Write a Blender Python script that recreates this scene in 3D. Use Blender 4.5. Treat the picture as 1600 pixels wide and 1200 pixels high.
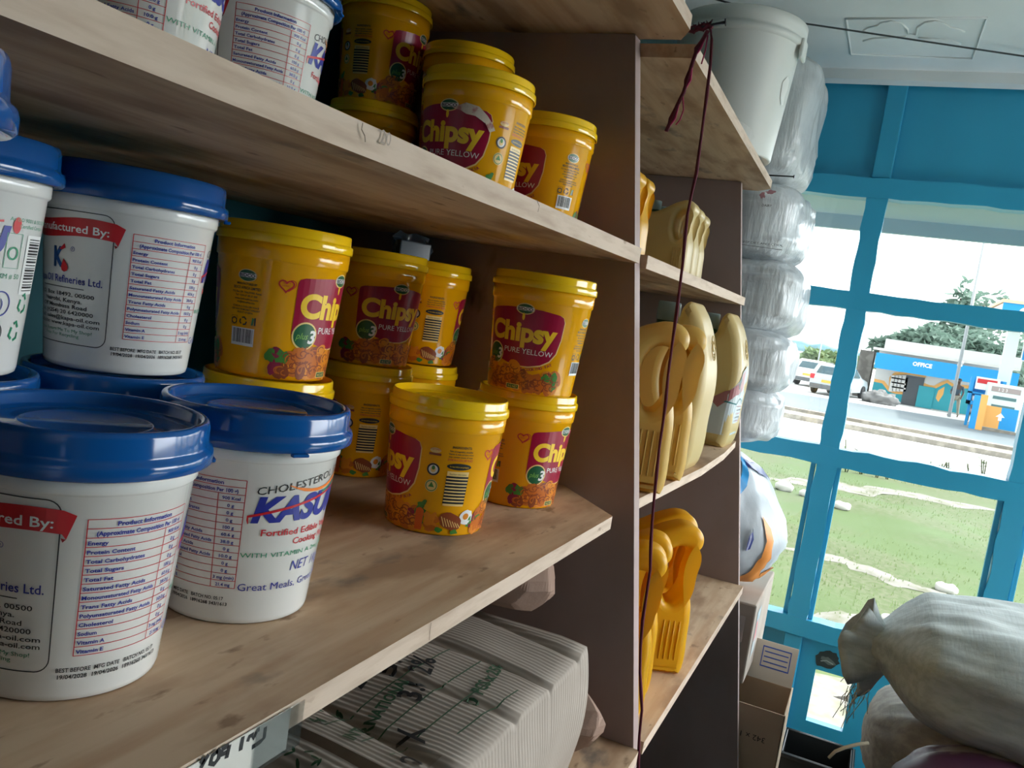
import bpy, bmesh, math, random
from mathutils import Vector, Matrix
from mathutils.geometry import tessellate_polygon
import numpy as np

random.seed(7)
S = bpy.context.scene
COL = S.collection
PI = math.pi
for _o in list(bpy.data.objects):
    bpy.data.objects.remove(_o)

# ------------------------------------------------------------------ camera
FPX = 1312.46                                  # focal length in pixels of a 1600 px wide frame
AX = Vector((0.40521506, -0.02784983, 0.9137971))      # world x, y, z axes seen from the camera (right, down, forward)
AY = Vector((-0.90183438, -0.17615831, 0.39454152))
AZ = Vector((0.14998504, -0.9839678, -0.09649794))
CAM = Vector((0.0, 0.0, 1.5))
cd = bpy.data.cameras.new('camera')
cam = bpy.data.objects.new('camera', cd)
COL.objects.link(cam)
cd.sensor_width = 36.0
cd.lens = FPX / 1600 * 36
cd.clip_start = 0.02
cd.clip_end = 2000
right = Vector((AX.x, AY.x, AZ.x)); down = Vector((AX.y, AY.y, AZ.y)); fwd = Vector((AX.z, AY.z, AZ.z))
mw = Matrix.Identity(4)
for i in range(3):
    mw[i][0] = right[i]; mw[i][1] = -down[i]; mw[i][2] = -fwd[i]; mw[i][3] = CAM[i]
cam.matrix_world = mw
S.camera = cam


def hit(px, py, axis, val):
    """where the line of sight through a pixel of the photograph meets a plane of the place"""
    c = Vector((px - 800, py - 600, FPX))
    d = Vector((AX.dot(c), AY.dot(c), AZ.dot(c)))
    t = (val - CAM[axis]) / d[axis]
    return CAM + d * t


# ------------------------------------------------------------------ world, sun, exposure
w = bpy.data.worlds.new('sky')
S.world = w
w.use_nodes = True
nt = w.node_tree
bg = nt.nodes['Background']
bg.inputs[0].default_value = (0.93, 0.98, 1.0, 1)
# hazy bright sky, much brighter around the sun's side than elsewhere
_tc = nt.nodes.new('ShaderNodeTexCoord')
_dp = nt.nodes.new('ShaderNodeVectorMath'); _dp.operation = 'DOT_PRODUCT'
_dp.inputs[1].default_value = Vector((0.50, -0.80, 0.33)).normalized()
nt.links.new(_tc.outputs['Generated'], _dp.inputs[0])
_mr = nt.nodes.new('ShaderNodeMapRange'); _mr.interpolation_type = 'SMOOTHSTEP'
_mr.inputs['From Min'].default_value = 0.40; _mr.inputs['From Max'].default_value = 0.98
_mr.inputs['To Min'].default_value = 1.0; _mr.inputs['To Max'].default_value = 5.4
nt.links.new(_dp.outputs['Value'], _mr.inputs[0])
nt.links.new(_mr.outputs[0], bg.inputs[1])
sd = bpy.data.lights.new('sun', 'SUN')
sd.energy = 2.0
sd.angle = 0.03
sd.color = (1.0, 0.96, 0.88)
sun = bpy.data.objects.new('sun', sd)
COL.objects.link(sun)
sun.rotation_euler = (math.radians(28), math.radians(14), 0)
S.view_settings.view_transform = 'Standard'
S.view_settings.look = 'None'
S.view_settings.gamma = 1
S.view_settings.exposure = 1.38
S.view_settings.use_curve_mapping = False
S.cycles.max_bounces = 8
S.cycles.diffuse_bounces = 5
S.cycles.transparent_max_bounces = 12
S.cycles.caustics_reflective = False
S.cycles.caustics_refractive = False
S.cycles.sample_clamp_indirect = 4


# ------------------------------------------------------------------ helpers
class MB:
    """collects shapes and links them as ONE mesh object"""
    def __init__(s):
        s.v = []; s.f = []; s.m = []; s.s = []

    def add(s, vs, fs, m=0, smooth=False):
        b = len(s.v)
        s.v += [tuple(v) for v in vs]
        for f in fs:
            s.f.append(tuple(b + i for i in f)); s.m.append(m); s.s.append(smooth)
        return s

    def box(s, x0, x1, y0, y1, z0, z1, m=0, mat=None):
        vs = [Vector((x, y, z)) for z in (z0, z1) for y in (y0, y1) for x in (x0, x1)]
        if mat is not None:
            vs = [mat @ v for v in vs]
        return s.add(vs, [(0, 2, 3, 1), (4, 5, 7, 6), (0, 1, 5, 4), (2, 6, 7, 3), (0, 4, 6, 2), (1, 3, 7, 5)], m)

    def prism(s, poly, axis, a0, a1, m=0, smooth=False):
        """poly: points in the two other axes (in x,y,z order)"""
        def P(p, a):
            q = list(p); q.insert(axis, a); return tuple(q)
        n = len(poly)
        vs = [P(p, a0) for p in poly] + [P(p, a1) for p in poly]
        s.add(vs, [tuple(range(n))[::-1], tuple(range(n, 2 * n))], m)
        s.add(vs, [(i, (i + 1) % n, n + (i + 1) % n, n + i) for i in range(n)], m, smooth)
        return s

    def lathe(s, prof, n=48, m=0, smooth=True, c=(0, 0, 0)):
        vs = []; fs = []
        for r, z in prof:
            for k in range(n):
                a = 2 * PI * k / n
                vs.append((c[0] + r * math.cos(a), c[1] + r * math.sin(a), c[2] + z))
        for i in range(len(prof) - 1):
            for k in range(n):
                a, b = i * n + k, i * n + (k + 1) % n
                fs.append((a, b, b + n, a + n))
        s.add(vs, fs, m, smooth)
        return s

    def tube(s, pts, r, n=8, m=0, cap=True):
        pts = [Vector(p) for p in pts]
        rs = r if isinstance(r, (list, tuple)) else [r] * len(pts)
        vs = []; fs = []
        up = Vector((0.13, 0.21, 0.97))
        for i, p in enumerate(pts):
            t = (pts[min(i + 1, len(pts) - 1)] - pts[max(i - 1, 0)])
            t = t.normalized() if t.length > 1e-9 else Vector((0, 0, 1))
            a = t.cross(up)
            if a.length < 1e-3:
                a = t.cross(Vector((1, 0, 0)))
            a.normalize(); b = t.cross(a)
            for k in range(n):
                q = 2 * PI * k / n
                vs.append(p + (a * math.cos(q) + b * math.sin(q)) * rs[i])
        for i in range(len(pts) - 1):
            for k in range(n):
                a, b = i * n + k, i * n + (k + 1) % n
                fs.append((a, b, b + n, a + n))
        if cap:
            fs.append(tuple(range(n))[::-1]); fs.append(tuple(range((len(pts) - 1) * n, len(pts) * n)))
        s.add(vs, fs, m, True)
        return s

    def build(s, name, mats, parent=None, bevel=0.0, seg=2, sub=0, loc=None, rot=None):
        me = bpy.data.meshes.new(name)
        me.from_pydata(s.v, [], s.f)
        for mt in (mats if isinstance(mats, (list, tuple)) else [mats]):
            me.materials.append(mt)
        me.polygons.foreach_set('material_index', s.m)
        me.polygons.foreach_set('use_smooth', s.s)
        me.update()
        return link(name, me, parent, bevel, seg, sub, loc, rot)


def link(name, me, parent=None, bevel=0.0, seg=2, sub=0, loc=None, rot=None):
    o = bpy.data.objects.new(name, me)
    COL.objects.link(o)
    if parent is not None:
        o.parent = parent
    if loc is not None:
        o.location = loc
    if rot is not None:
        o.rotation_euler = rot
    if bevel:
        b = o.modifiers.new('bevel', 'BEVEL'); b.width = bevel; b.segments = seg; b.limit_method = 'ANGLE'; b.angle_limit = 0.6
    if sub:
        d = o.modifiers.new('subsurf', 'SUBSURF'); d.levels = sub; d.render_levels = sub
    return o


def tag(o, label, cat, group=None, kind=None):
    if label: o['label'] = label
    if cat: o['category'] = cat
    if group: o['group'] = group
    if kind: o['kind'] = kind
    return o


def thing(name, label, cat, loc=(0, 0, 0), rz=0.0, group=None):
    o = bpy.data.objects.new(name, None)
    o.empty_display_size = 0.02
    COL.objects.link(o)
    o.location = loc
    o.rotation_euler = (0, 0, rz)
    return tag(o, label, cat, group)


def struct(o):
    o['kind'] = 'structure'
    return o


def dup(root, loc, rz, label=None, group=None):
    r = root.copy(); COL.objects.link(r)
    r.location = loc; r.rotation_euler = (0, 0, rz)
    if label: r['label'] = label
    if group: r['group'] = group
    for ch in list(root.children):
        c = ch.copy(); COL.objects.link(c); c.parent = r
        for g in list(ch.children):
            d = g.copy(); COL.objects.link(d); d.parent = c
    return r


def vnoise(p, seed=0):
    """smooth value noise in 3D, -1..1"""
    x, y, z = p
    xi, yi, zi = math.floor(x), math.floor(y), math.floor(z)
    xf, yf, zf = x - xi, y - yi, z - zi
    def h(a, b, c):
        n = (a * 374761393 + b * 668265263 + c * 2147483647 + seed * 974634777) & 0xffffffff
        n = ((n ^ (n >> 13)) * 1274126177) & 0xffffffff
        return ((n ^ (n >> 16)) & 0xffff) / 32767.5 - 1
    def sm(t): return t * t * (3 - 2 * t)
    u, v, q = sm(xf), sm(yf), sm(zf)
    def L(a, b, t): return a + (b - a) * t
    return L(L(L(h(xi, yi, zi), h(xi + 1, yi, zi), u), L(h(xi, yi + 1, zi), h(xi + 1, yi + 1, zi), u), v),
             L(L(h(xi, yi, zi + 1), h(xi + 1, yi, zi + 1), u), L(h(xi, yi + 1, zi + 1), h(xi + 1, yi + 1, zi + 1), u), v), q)


# ------------------------------------------------------------------ materials
MATS = {}


def mat(name, col, rough=0.5, spec=0.5, metal=0.0, emit=None, var=None, bump=None, trans=0.0, coat=0.0, sss=0.0):
    """var = (second colour, scale xyz, lo, hi); bump = (scale xyz, strength, distance)"""
    if name in MATS: return MATS[name]
    m = bpy.data.materials.new(name); m.use_nodes = True
    n = m.node_tree.nodes; l = m.node_tree.links
    p = n['Principled BSDF']
    p.inputs['Base Color'].default_value = (*col, 1)
    p.inputs['Roughness'].default_value = rough
    p.inputs['Specular IOR Level'].default_value = spec
    p.inputs['Metallic'].default_value = metal
    p.inputs['Coat Weight'].default_value = coat
    if sss:
        p.inputs['Subsurface Weight'].default_value = sss
        p.inputs['Subsurface Radius'].default_value = (0.02, 0.015, 0.008)
        p.inputs['Subsurface Scale'].default_value = 1.0
    tc = n.new('ShaderNodeTexCoord')

    def noise(sc, detail=5):
        mp = n.new('ShaderNodeMapping'); mp.inputs['Scale'].default_value = sc
        l.new(tc.outputs['Object'], mp.inputs[0])
        t = n.new('ShaderNodeTexNoise'); t.inputs['Scale'].default_value = 1; t.inputs['Detail'].default_value = detail
        l.new(mp.outputs[0], t.inputs['Vector'])
        return t.outputs['Fac']
    cur = None
    for v in (var if isinstance(var, list) else [var] if var else []):
        c2, sc, lo, hi = v
        r = n.new('ShaderNodeMapRange'); r.inputs['From Min'].default_value = lo; r.inputs['From Max'].default_value = hi
        l.new(noise(sc), r.inputs[0])
        mx = n.new('ShaderNodeMix'); mx.data_type = 'RGBA'
        l.new(r.outputs[0], mx.inputs[0])
        if cur is None: mx.inputs[6].default_value = (*col, 1)
        else: l.new(cur, mx.inputs[6])
        mx.inputs[7].default_value = (*c2, 1)
        cur = mx.outputs[2]
    if cur is not None:
        l.new(cur, p.inputs['Base Color'])
    if bump:
        b = n.new('ShaderNodeBump'); b.inputs['Strength'].default_value = bump[1]; b.inputs['Distance'].default_value = bump[2]
        l.new(noise(bump[0]), b.inputs['Height']); l.new(b.outputs[0], p.inputs['Normal'])
    if emit:
        p.inputs['Emission Color'].default_value = (*col, 1); p.inputs['Emission Strength'].default_value = emit
    if trans:
        t = n.new('ShaderNodeBsdfTranslucent')
        if cur is not None: l.new(cur, t.inputs['Color'])
        else: t.inputs['Color'].default_value = (*col, 1)
        mx = n.new('ShaderNodeMixShader'); mx.inputs[0].default_value = trans
        out = n['Material Output']
        l.new(p.outputs[0], mx.inputs[1]); l.new(t.outputs[0], mx.inputs[2]); l.new(mx.outputs[0], out.inputs[0])
    MATS[name] = m
    return m


def glassmat(name, tint, refl):
    m = bpy.data.materials.new(name); m.use_nodes = True
    n = m.node_tree.nodes; l = m.node_tree.links
    n.remove(n['Principled BSDF'])
    t = n.new('ShaderNodeBsdfTransparent'); t.inputs[0].default_value = (*tint, 1)
    g = n.new('ShaderNodeBsdfGlossy'); g.inputs['Roughness'].default_value = 0.02
    mx = n.new('ShaderNodeMixShader'); mx.inputs[0].default_value = refl
    l.new(t.outputs[0], mx.inputs[1]); l.new(g.outputs[0], mx.inputs[2]); l.new(mx.outputs[0], n['Material Output'].inputs[0])
    MATS[name] = m
    return m


WOOD = mat('plywood', (0.58, 0.41, 0.27), 0.62, 0.3,
           var=[((0.47, 0.30, 0.18), (5, 60, 60), 0.42, 0.68), ((0.34, 0.205, 0.12), (7, 18, 14), 0.48, 0.66), ((0.15, 0.12, 0.10), (8, 15, 12), 0.62, 0.72), ((0.28, 0.17, 0.10), (24, 60, 40), 0.64, 0.72)],
           bump=((12, 160, 160), 0.25, 0.001))
WOODEDGE = mat('board_edge', (0.56, 0.44, 0.345), 0.7, 0.2, var=[((0.43, 0.32, 0.24), (14, 60, 90), 0.45, 0.7), ((0.22, 0.15, 0.10), (30, 80, 80), 0.68, 0.78)], bump=((30, 200, 200), 0.3, 0.001))
WOODUP = mat('shaded_upright_ply', (0.34, 0.25, 0.235), 0.6, 0.3, var=[((0.28, 0.195, 0.175), (40, 6, 4), 0.4, 0.7), ((0.10, 0.07, 0.06), (20, 14, 7), 0.68, 0.78)])  # darker than the boards: shade on the uprights is put into the colour
TEAL = mat('teal_paint', (0.028, 0.31, 0.50), 0.38, 0.4, var=[((0.034, 0.35, 0.55), (3, 3, 2), 0.4, 0.7)], bump=((40, 40, 8), 0.12, 0.002))
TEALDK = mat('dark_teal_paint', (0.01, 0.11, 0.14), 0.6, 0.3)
CEIL = mat('ceiling_board', (0.74, 0.76, 0.76), 0.7, 0.2, var=[((0.64, 0.67, 0.67), (3, 5, 3), 0.45, 0.75)])
PLASTER = mat('plaster', (0.45, 0.5, 0.5), 0.9, 0.1)
FLOORM = mat('cement', (0.20, 0.19, 0.17), 0.85, 0.2, var=[((0.13, 0.12, 0.11), (3, 3, 3), 0.4, 0.7)])
TUBW = mat('white_tub_plastic', (0.72, 0.71, 0.68), 0.11, 0.5, sss=0.0)
LIDB = mat('blue_lid_plastic', (0.006, 0.08, 0.29), 0.11, 0.5)
TUBY = mat('yellow_tub_plastic', (0.84, 0.39, 0.003), 0.11, 0.5)
LIDY = mat('yellow_lid_plastic', (0.85, 0.52, 0.006), 0.11, 0.5)
INK = mat('ink_black', (0.012, 0.012, 0.014), 0.45)
INKB = mat('ink_blue', (0.022, 0.03, 0.27), 0.4)
INKR = mat('ink_red', (0.55, 0.012, 0.02), 0.4)
INKG = mat('ink_green', (0.02, 0.25, 0.12), 0.4)
INKW = mat('ink_white', (0.82, 0.82, 0.80), 0.4)
INKO = mat('ink_orange', (0.85, 0.2, 0.01), 0.4)
MAROON = mat('ink_maroon', (0.33, 0.003, 0.035), 0.3)
CREAM = mat('ink_cream', (0.85, 0.60, 0.22), 0.35)
YTXT = mat('ink_yellow', (0.90, 0.58, 0.02), 0.35)
DKGR = mat('ink_dark_green', (0.01, 0.10, 0.035), 0.35)
FOOD1 = mat('print_fried', (0.55, 0.135, 0.008), 0.35)
FOOD2 = mat('print_golden', (0.72, 0.24, 0.012), 0.35)
FOOD3 = mat('print_brown', (0.26, 0.05, 0.012), 0.35)
FOOD4 = mat('print_carrot', (0.72, 0.11, 0.008), 0.35)
FOOD5 = mat('print_leaf', (0.05, 0.22, 0.03), 0.35)
FOOD6 = mat('print_purple', (0.25, 0.012, 0.05), 0.35)
HDPE = mat('pale_can_plastic', (0.72, 0.56, 0.26), 0.35, 0.4, trans=0.35)
HDPEY = mat('yellow_can_plastic', (0.80, 0.44, 0.015), 0.32, 0.4, trans=0.35)
HDPEG = mat('golden_can_plastic', (0.76, 0.50, 0.13), 0.33, 0.4, trans=0.35)
CAPT = mat('clear_cap', (0.42, 0.55, 0.56), 0.25, 0.5, trans=0.4)
CAPG = mat('green_cap_ring', (0.01, 0.10, 0.085), 0.3)
WHITEP = mat('white_bucket_plastic', (0.70, 0.70, 0.67), 0.35, 0.4)
FILM = mat('clear_film_bale', (0.72, 0.74, 0.76), 0.2, 0.6, trans=0.25, var=[((0.58, 0.60, 0.63), (14, 6, 10), 0.5, 0.7)], bump=((46, 46, 7), 0.7, 0.010))
CARD = mat('cardboard', (0.52, 0.39, 0.28), 0.85, 0.15, var=[((0.44, 0.33, 0.235), (6, 6, 6), 0.4, 0.7)])
CARDG = mat('grey_cardboard', (0.37, 0.315, 0.27), 0.85, 0.15, var=[((0.29, 0.245, 0.21), (7, 4, 7), 0.4, 0.7)])
KRAFT = mat('kraft_paper', (0.29, 0.19, 0.145), 0.8, 0.2, bump=((20, 20, 20), 0.4, 0.006))
SACK = mat('woven_sack', (0.46, 0.50, 0.49), 0.6, 0.3, var=[((0.38, 0.41, 0.40), (90, 10, 90), 0.4, 0.6)], bump=((14, 220, 90), 0.35, 0.002))
SACKP = mat('purple_printed_sack', (0.10, 0.035, 0.08), 0.4, 0.4, var=[((0.35, 0.30, 0.30), (24, 5, 24), 0.6, 0.68)])
STRING = mat('maroon_string', (0.10, 0.016, 0.03), 0.8, 0.2)
STRINGP = mat('frayed_strand', (0.30, 0.02, 0.08), 0.7, 0.2)
IRON = mat('dark_nail_steel', (0.03, 0.03, 0.035), 0.4, 0.5, metal=0.6)
BLACK = mat('black_plastic', (0.015, 0.018, 0.02), 0.4)
PAPER = mat('paper', (0.6, 0.58, 0.53), 0.85, 0.1)
GLASS = glassmat('window_glass', (0.97, 0.99, 0.99), 0.05)
TAPE = glassmat('clear_tape', (0.9, 0.92, 0.92), 0.22)


# ------------------------------------------------------------------ flat artwork (print) and how it is laid on a surface
_G = {}


def glyphs(txt, bold=0.0, shear=0.0):
    k = (txt, bold, shear)
    if k not in _G:
        cu = bpy.data.curves.new('t', 'FONT')
        cu.body = txt; cu.size = 1; cu.resolution_u = 6 if bold > .04 else 2; cu.offset = bold; cu.shear = shear
        ob = bpy.data.objects.new('t', cu)
        COL.objects.link(ob)
        dg = bpy.context.evaluated_depsgraph_get()
        me = bpy.data.meshes.new_from_object(ob.evaluated_get(dg))
        vs = [(v.co.x, v.co.y) for v in me.vertices]
        fs = [tuple(p.vertices) for p in me.polygons]
        bpy.data.objects.remove(ob); bpy.data.curves.remove(cu); bpy.data.meshes.remove(me)
        x0 = min(v[0] for v in vs); x1 = max(v[0] for v in vs)
        _G[k] = ([(x - x0, y) for x, y in vs], fs, x1 - x0)
    return _G[k]


class Art:
    def __init__(s):
        s.items = []; s.mats = []

    def mi(s, m):
        if m not in s.mats: s.mats.append(m)
        return s.mats.index(m)

    def raw(s, vs, fs, m, lay):
        s.items.append((vs, fs, s.mi(m), lay))

    def poly(s, pts, m, lay=0):
        tri = tessellate_polygon([[Vector((x, y, 0)) for x, y in pts]])
        s.raw(list(pts), [tuple(t) for t in tri], m, lay)

    def rect(s, x0, x1, y0, y1, m, lay=0):
        s.raw([(x0, y0), (x1, y0), (x1, y1), (x0, y1)], [(0, 1, 2, 3)], m, lay)

    def ell(s, cx, cy, rx, ry, m, lay=0, n=20, rot=0.0, wob=0.0):
        pts = []
        c, q = math.cos(rot), math.sin(rot)
        for k in range(n):
            a = 2 * PI * k / n
            e = 1 + (random.uniform(-wob, wob) if wob else 0)
            x, y = rx * e * math.cos(a), ry * e * math.sin(a)
            pts.append((cx + x * c - y * q, cy + x * q + y * c))
        s.raw([(cx, cy)] + pts, [(0, 1 + k, 1 + (k + 1) % n) for k in range(n)], m, lay)

    def line(s, pts, wd, m, lay=0, closed=False):
        pts = [Vector(p) for p in pts]
        n = len(pts); vs = []
        ws = wd if isinstance(wd, (list, tuple)) else [wd] * n
        for i in range(n):
            a = pts[i - 1] if (closed or i > 0) else pts[i]
            b = pts[(i + 1) % n] if (closed or i < n - 1) else pts[i]
            t = (b - a).normalized(); nn = Vector((-t.y, t.x)) * ws[i] / 2
            vs += [tuple(pts[i] + nn), tuple(pts[i] - nn)]
        fs = [(2 * i, 2 * i + 1, 2 * ((i + 1) % n) + 1, 2 * ((i + 1) % n)) for i in range(n if closed else n - 1)]
        s.raw(vs, fs, m, lay)

    def ring(s, cx, cy, r, wd, m, lay=0, n=24):
        s.line([(cx + r * math.cos(2 * PI * k / n), cy + r * math.sin(2 * PI * k / n)) for k in range(n)], wd, m, lay, True)

    def text(s, txt, x, y, h, m, lay=1, width=None, align='l', bold=0.0, shear=0.0, rot=0.0, rise=0.0):
        """h = height of a capital; width squeezes the line to that length"""
        vs, fs, wd = glyphs(txt, bold, shear)
        sy = h / 0.73
        sx = (width / wd) if width else sy
        off = {'l': 0, 'c': -wd * sx / 2, 'r': -wd * sx}[align]
        c, q = math.cos(rot), math.sin(rot)
        out = []
        for a, b in vs:
            px, py = a * sx + off, b * sy
            py += rise * px
            out.append((x + px * c - py * q, y + px * q + py * c))
        s.raw(out, fs, m, lay)

    def arc_text(s, txt, f, h, m, lay=1, bold=0.02):
        """letters one by one along f(t) -> (x, y, angle), t 0..1"""
        n = len(txt)
        for i, ch in enumerate(txt):
            if ch == ' ': continue
            x, y, a = f((i + 0.5) / n)
            s.text(ch, x, y, h, m, lay, align='c', rot=a, bold=bold)

    def barcode(s, x0, x1, y0, y1, lay=1, vertical=False):
        s.rect(x0, x1, y0, y1, INKW, lay)
        t = 0.06
        rnd = random.Random(3)
        while t < 0.93:
            d = rnd.choice((0.015, 0.02, 0.035))
            if vertical:
                s.rect(x0 + (x1 - x0) * 0.12, x1 - (x1 - x0) * 0.1, y0 + (y1 - y0) * t, y0 + (y1 - y0) * (t + d), INK, lay + 1)
            else:
                s.rect(x0 + (x1 - x0) * t, x0 + (x1 - x0) * (t + d), y0 + (y1 - y0) * 0.16, y1 - (y1 - y0) * 0.06, INK, lay + 1)
            t += d + rnd.choice((0.015, 0.02, 0.03))

    def build(s, name, fn, parent=None, step=None, **kw):
        """fn(u, v, lay) -> 3D point; step cuts wide shapes into strips so that they follow a curved surface"""
        mb = MB()
        for vs, fs, m, lay in s.items:
            if step and max(v[0] for v in vs) - min(v[0] for v in vs) > step * 1.3:
                bm = bmesh.new()
                bv = [bm.verts.new((v[0], v[1], 0)) for v in vs]
                for f in fs:
                    try: bm.faces.new([bv[i] for i in f])
                    except ValueError: pass
                big = any(max(v.co.x for v in f.verts) - min(v.co.x for v in f.verts) > step * 1.3 for f in bm.faces)
                if big:
                    a = min(v[0] for v in vs); b = max(v[0] for v in vs)
                    x = a + step
                    while x < b - 1e-6:
                        bmesh.ops.bisect_plane(bm, geom=bm.verts[:] + bm.edges[:] + bm.faces[:], plane_co=(x, 0, 0), plane_no=(1, 0, 0), dist=1e-7)
                        x += step
                bm.verts.index_update()
                vs2 = [(v.co.x, v.co.y) for v in bm.verts]
                fs2 = [tuple(v.index for v in f.verts) for f in bm.faces]
                bm.free()
            else:
                vs2, fs2 = vs, fs
            # every face looks outwards
            out = []
            for f in fs2:
                ar = sum(vs2[f[i]][0] * vs2[f[(i + 1) % len(f)]][1] - vs2[f[(i + 1) % len(f)]][0] * vs2[f[i]][1] for i in range(len(f)))
                out.append(f if ar >= 0 else f[::-1])
            mb.add([fn(u, v, lay) for u, v in vs2], out, m)
        return mb.build(name, s.mats, parent, **kw)


def on_cone(R0, rad, off=0.00025, lay_h=0.00011):
    def fn(u, v, lay):
        a = u / R0
        r = rad(v) + off + lay * lay_h
        return (r * math.cos(a), r * math.sin(a), v)
    return fn


def on_plane(o, ux, uy, off=0.0006, lay_h=0.0002):
    o = Vector(o); ux = Vector(ux).normalized(); uy = Vector(uy).normalized(); nn = ux.cross(uy)
    def fn(u, v, lay):
        return o + ux * u + uy * v + nn * (off + lay * lay_h)
    return fn

# ------------------------------------------------------------------ the room
ZC = 2.294          # ceiling
XW = 2.64           # inner face of the window wall
GZ = -0.7           # ground outside
YB, YR, XR = 0.80, -1.75, -1.3      # back wall, right wall, rear wall

struct(MB().box(XR - .1, XW + .1, YR - .1, YB + .1, -.12, 0.0).build('floor', FLOORM))
struct(MB().box(XR - .1, XW + .6, YR - .1, YB + .1, ZC, ZC + .08).build('ceiling', CEIL))
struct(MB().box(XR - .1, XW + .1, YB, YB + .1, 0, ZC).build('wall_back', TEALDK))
struct(MB().box(XR - .1, XR, YR, YB, 0, ZC).build('wall_rear', PLASTER))
# right wall with the wide open shop door beside the window
m = MB()
HX0, HX1, HZ0, HZ1 = 1.15, 2.62, 0.20, 2.25
m.box(XR, XW, YR - .1, YR, 0, HZ0); m.box(XR, XW, YR - .1, YR, HZ1, ZC)
m.box(XR, HX0, YR - .1, YR, HZ0, HZ1); m.box(HX1, XW, YR - .1, YR, HZ0, HZ1)
struct(m.build('wall_right', TEAL))
# raised pattern in the ceiling board
m = MB()
def zceil(px, py, d=0.004):
    p = hit(px, py, 2, ZC); return (p.x, p.y, ZC - d * .3)
m.tube([zceil(1322, 28), zceil(1330, 84), zceil(1520, 91), zceil(1542, 27), zceil(1322, 28)], .003, 6)
def leaf(pts): m.tube([zceil(*p) for p in pts], .0028, 6)
leaf([(1349, 48), (1356, 43), (1372, 39), (1376, 35), (1392, 32), (1408, 35), (1418, 44), (1419, 52), (1432, 53), (1434, 42), (1446, 34), (1462, 32), (1476, 36), (1484, 42), (1498, 44), (1507, 49)])
leaf([(1349, 63), (1366, 59), (1392, 58), (1416, 56)]); leaf([(1435, 58), (1462, 60), (1486, 62), (1501, 68)])
struct(m.build('ceiling_trim', CEIL))
m = MB(); m.prism([(XW - .05, ZC - .028), (XW - .05, ZC), (XW, ZC), (XW, ZC - .028)], 1, YR, YB)
struct(m.build('trim_1', CEIL))

# window wall: panelled boards above and below, a glazed grid between
MX = [0.570, 0.100, -0.393, -0.880, -1.37]         # centres of the uprights in the wall
RW = 0.028                                          # half width
Z1, Z2, Z3, Z4 = 1.976, 1.652, 1.193, 0.670         # rails
m = MB()
m.box(XW + .02, XW + .05, YR, YB, Z1, ZC)                      # upper boarding
struct(m.build('wall_window_upper', TEAL))
m = MB()
hy0, hy1, hz0, hz1 = -0.083, 0.022, 0.385, 0.548               # opening left in the lower boarding
m.box(XW + .02, XW + .05, YR, hy0, 0, Z4); m.box(XW + .02, XW + .05, hy1, YB, 0, Z4)
m.box(XW + .02, XW + .05, hy0, hy1, 0, hz0); m.box(XW + .02, XW + .05, hy0, hy1, hz1, Z4)
struct(m.build('wall_window_lower', TEAL))
m = MB()
m.box(XW, XW + .03, YR, YB, 0, .08)
for y in MX:
    m.box(XW, XW + .025, y - .026, y + .026, Z1 + .03, ZC - .02)
    m.box(XW, XW + .025, y - .026, y + .026, .08, Z4 - .03)
struct(m.build('trim_2', TEAL, bevel=.003))


def wobble_bar(mb, a, b, hw, axis, x0=XW - .012, x1=XW + .045, n=26, seed=0, amp=.0035):
    """a frame bar with a hand-brushed, slightly ragged outline; axis 1 runs along y, axis 2 along z"""
    poly = []
    for i in range(n + 1):
        t = a + (b - a) * i / n
        poly.append((t, hw[0] + amp * vnoise((t * 22, seed, 1)) ))
    for i in range(n, -1, -1):
        t = a + (b - a) * i / n
        poly.append((t, hw[1] + amp * vnoise((t * 22, seed, 7))))
    if axis == 2:
        poly = [(q, p) for p, q in poly]
    mb.prism(poly, 0, x0, x1)


wf = MB()
for z, h in ((Z1, .028), (Z2, .026), (Z3, .028), (Z4, .027)):
    wobble_bar(wf, YR, YB, (z - h, z + h), 1, n=60, seed=int(z * 100))
wf2 = MB()
for y in MX:
    wobble_bar(wf2, Z4, Z1, (y - RW, y + RW), 2, x0=XW - .010, n=44, seed=int(y * 100) + 90)
win = thing('window_1', None, None, (0, 0, 0)); struct(win)
wf.build('window_rail', TEAL, win, bevel=.003)
wf2.build('window_mullion', TEAL, win, bevel=.003)
m = MB()
for y in MX:                                        # raised beads beside the lower uprights
    for dy in (-.036, .036):
        m.box(XW + .004, XW + .018, y + dy - .007, y + dy + .007, Z4 + .027, Z3 - .028)
m.build('window_bead', TEAL, win, bevel=.002)
zz = [Z4, Z3, Z2, Z1]
yy = [YB] + MX + [YR]
for i in range(3):
    for j in range(len(yy) - 1):
        MB().box(XW + .024, XW + .027, yy[j + 1], yy[j], zz[i], zz[i + 1]).build('window_pane', GLASS, win)
# eave outside above the glass
m = MB(); m.box(XW + .1, XW + .62, YR, YB + .3, 1.985, 2.0); m.box(XW + .60, XW + .625, YR, YB + .3, 1.935, 2.0)
struct(m.build('trim_3', mat('eave_board', (0.45, 0.5, 0.52), 0.8)))
# scorched hole where a lock was, on the lower boarding
a = Art(); c = hit(1292, 1030, 0, XW + .02)
a.ell(0, 0, .036, .027, mat('soot', (0.02, 0.035, 0.035), 0.8), 0, 22, .4, .12)
a.ell(.004, -.004, .022, .010, mat('splintered_wood', (0.10, 0.13, 0.12), 0.8), 1, 18, -.2, .2)
a.line([(-.016, -.010), (.0, -.004), (.02, -.010)], .003, mat('bare_wood', (0.28, 0.33, 0.31), 0.8), 2)
o = a.build('scorched_lock_hole', on_plane(c, (0, -1, 0), (0, 0, 1), .001))
tag(o, 'dark scorched lock hole in the teal boarding under the window sill', 'hole')

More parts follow.
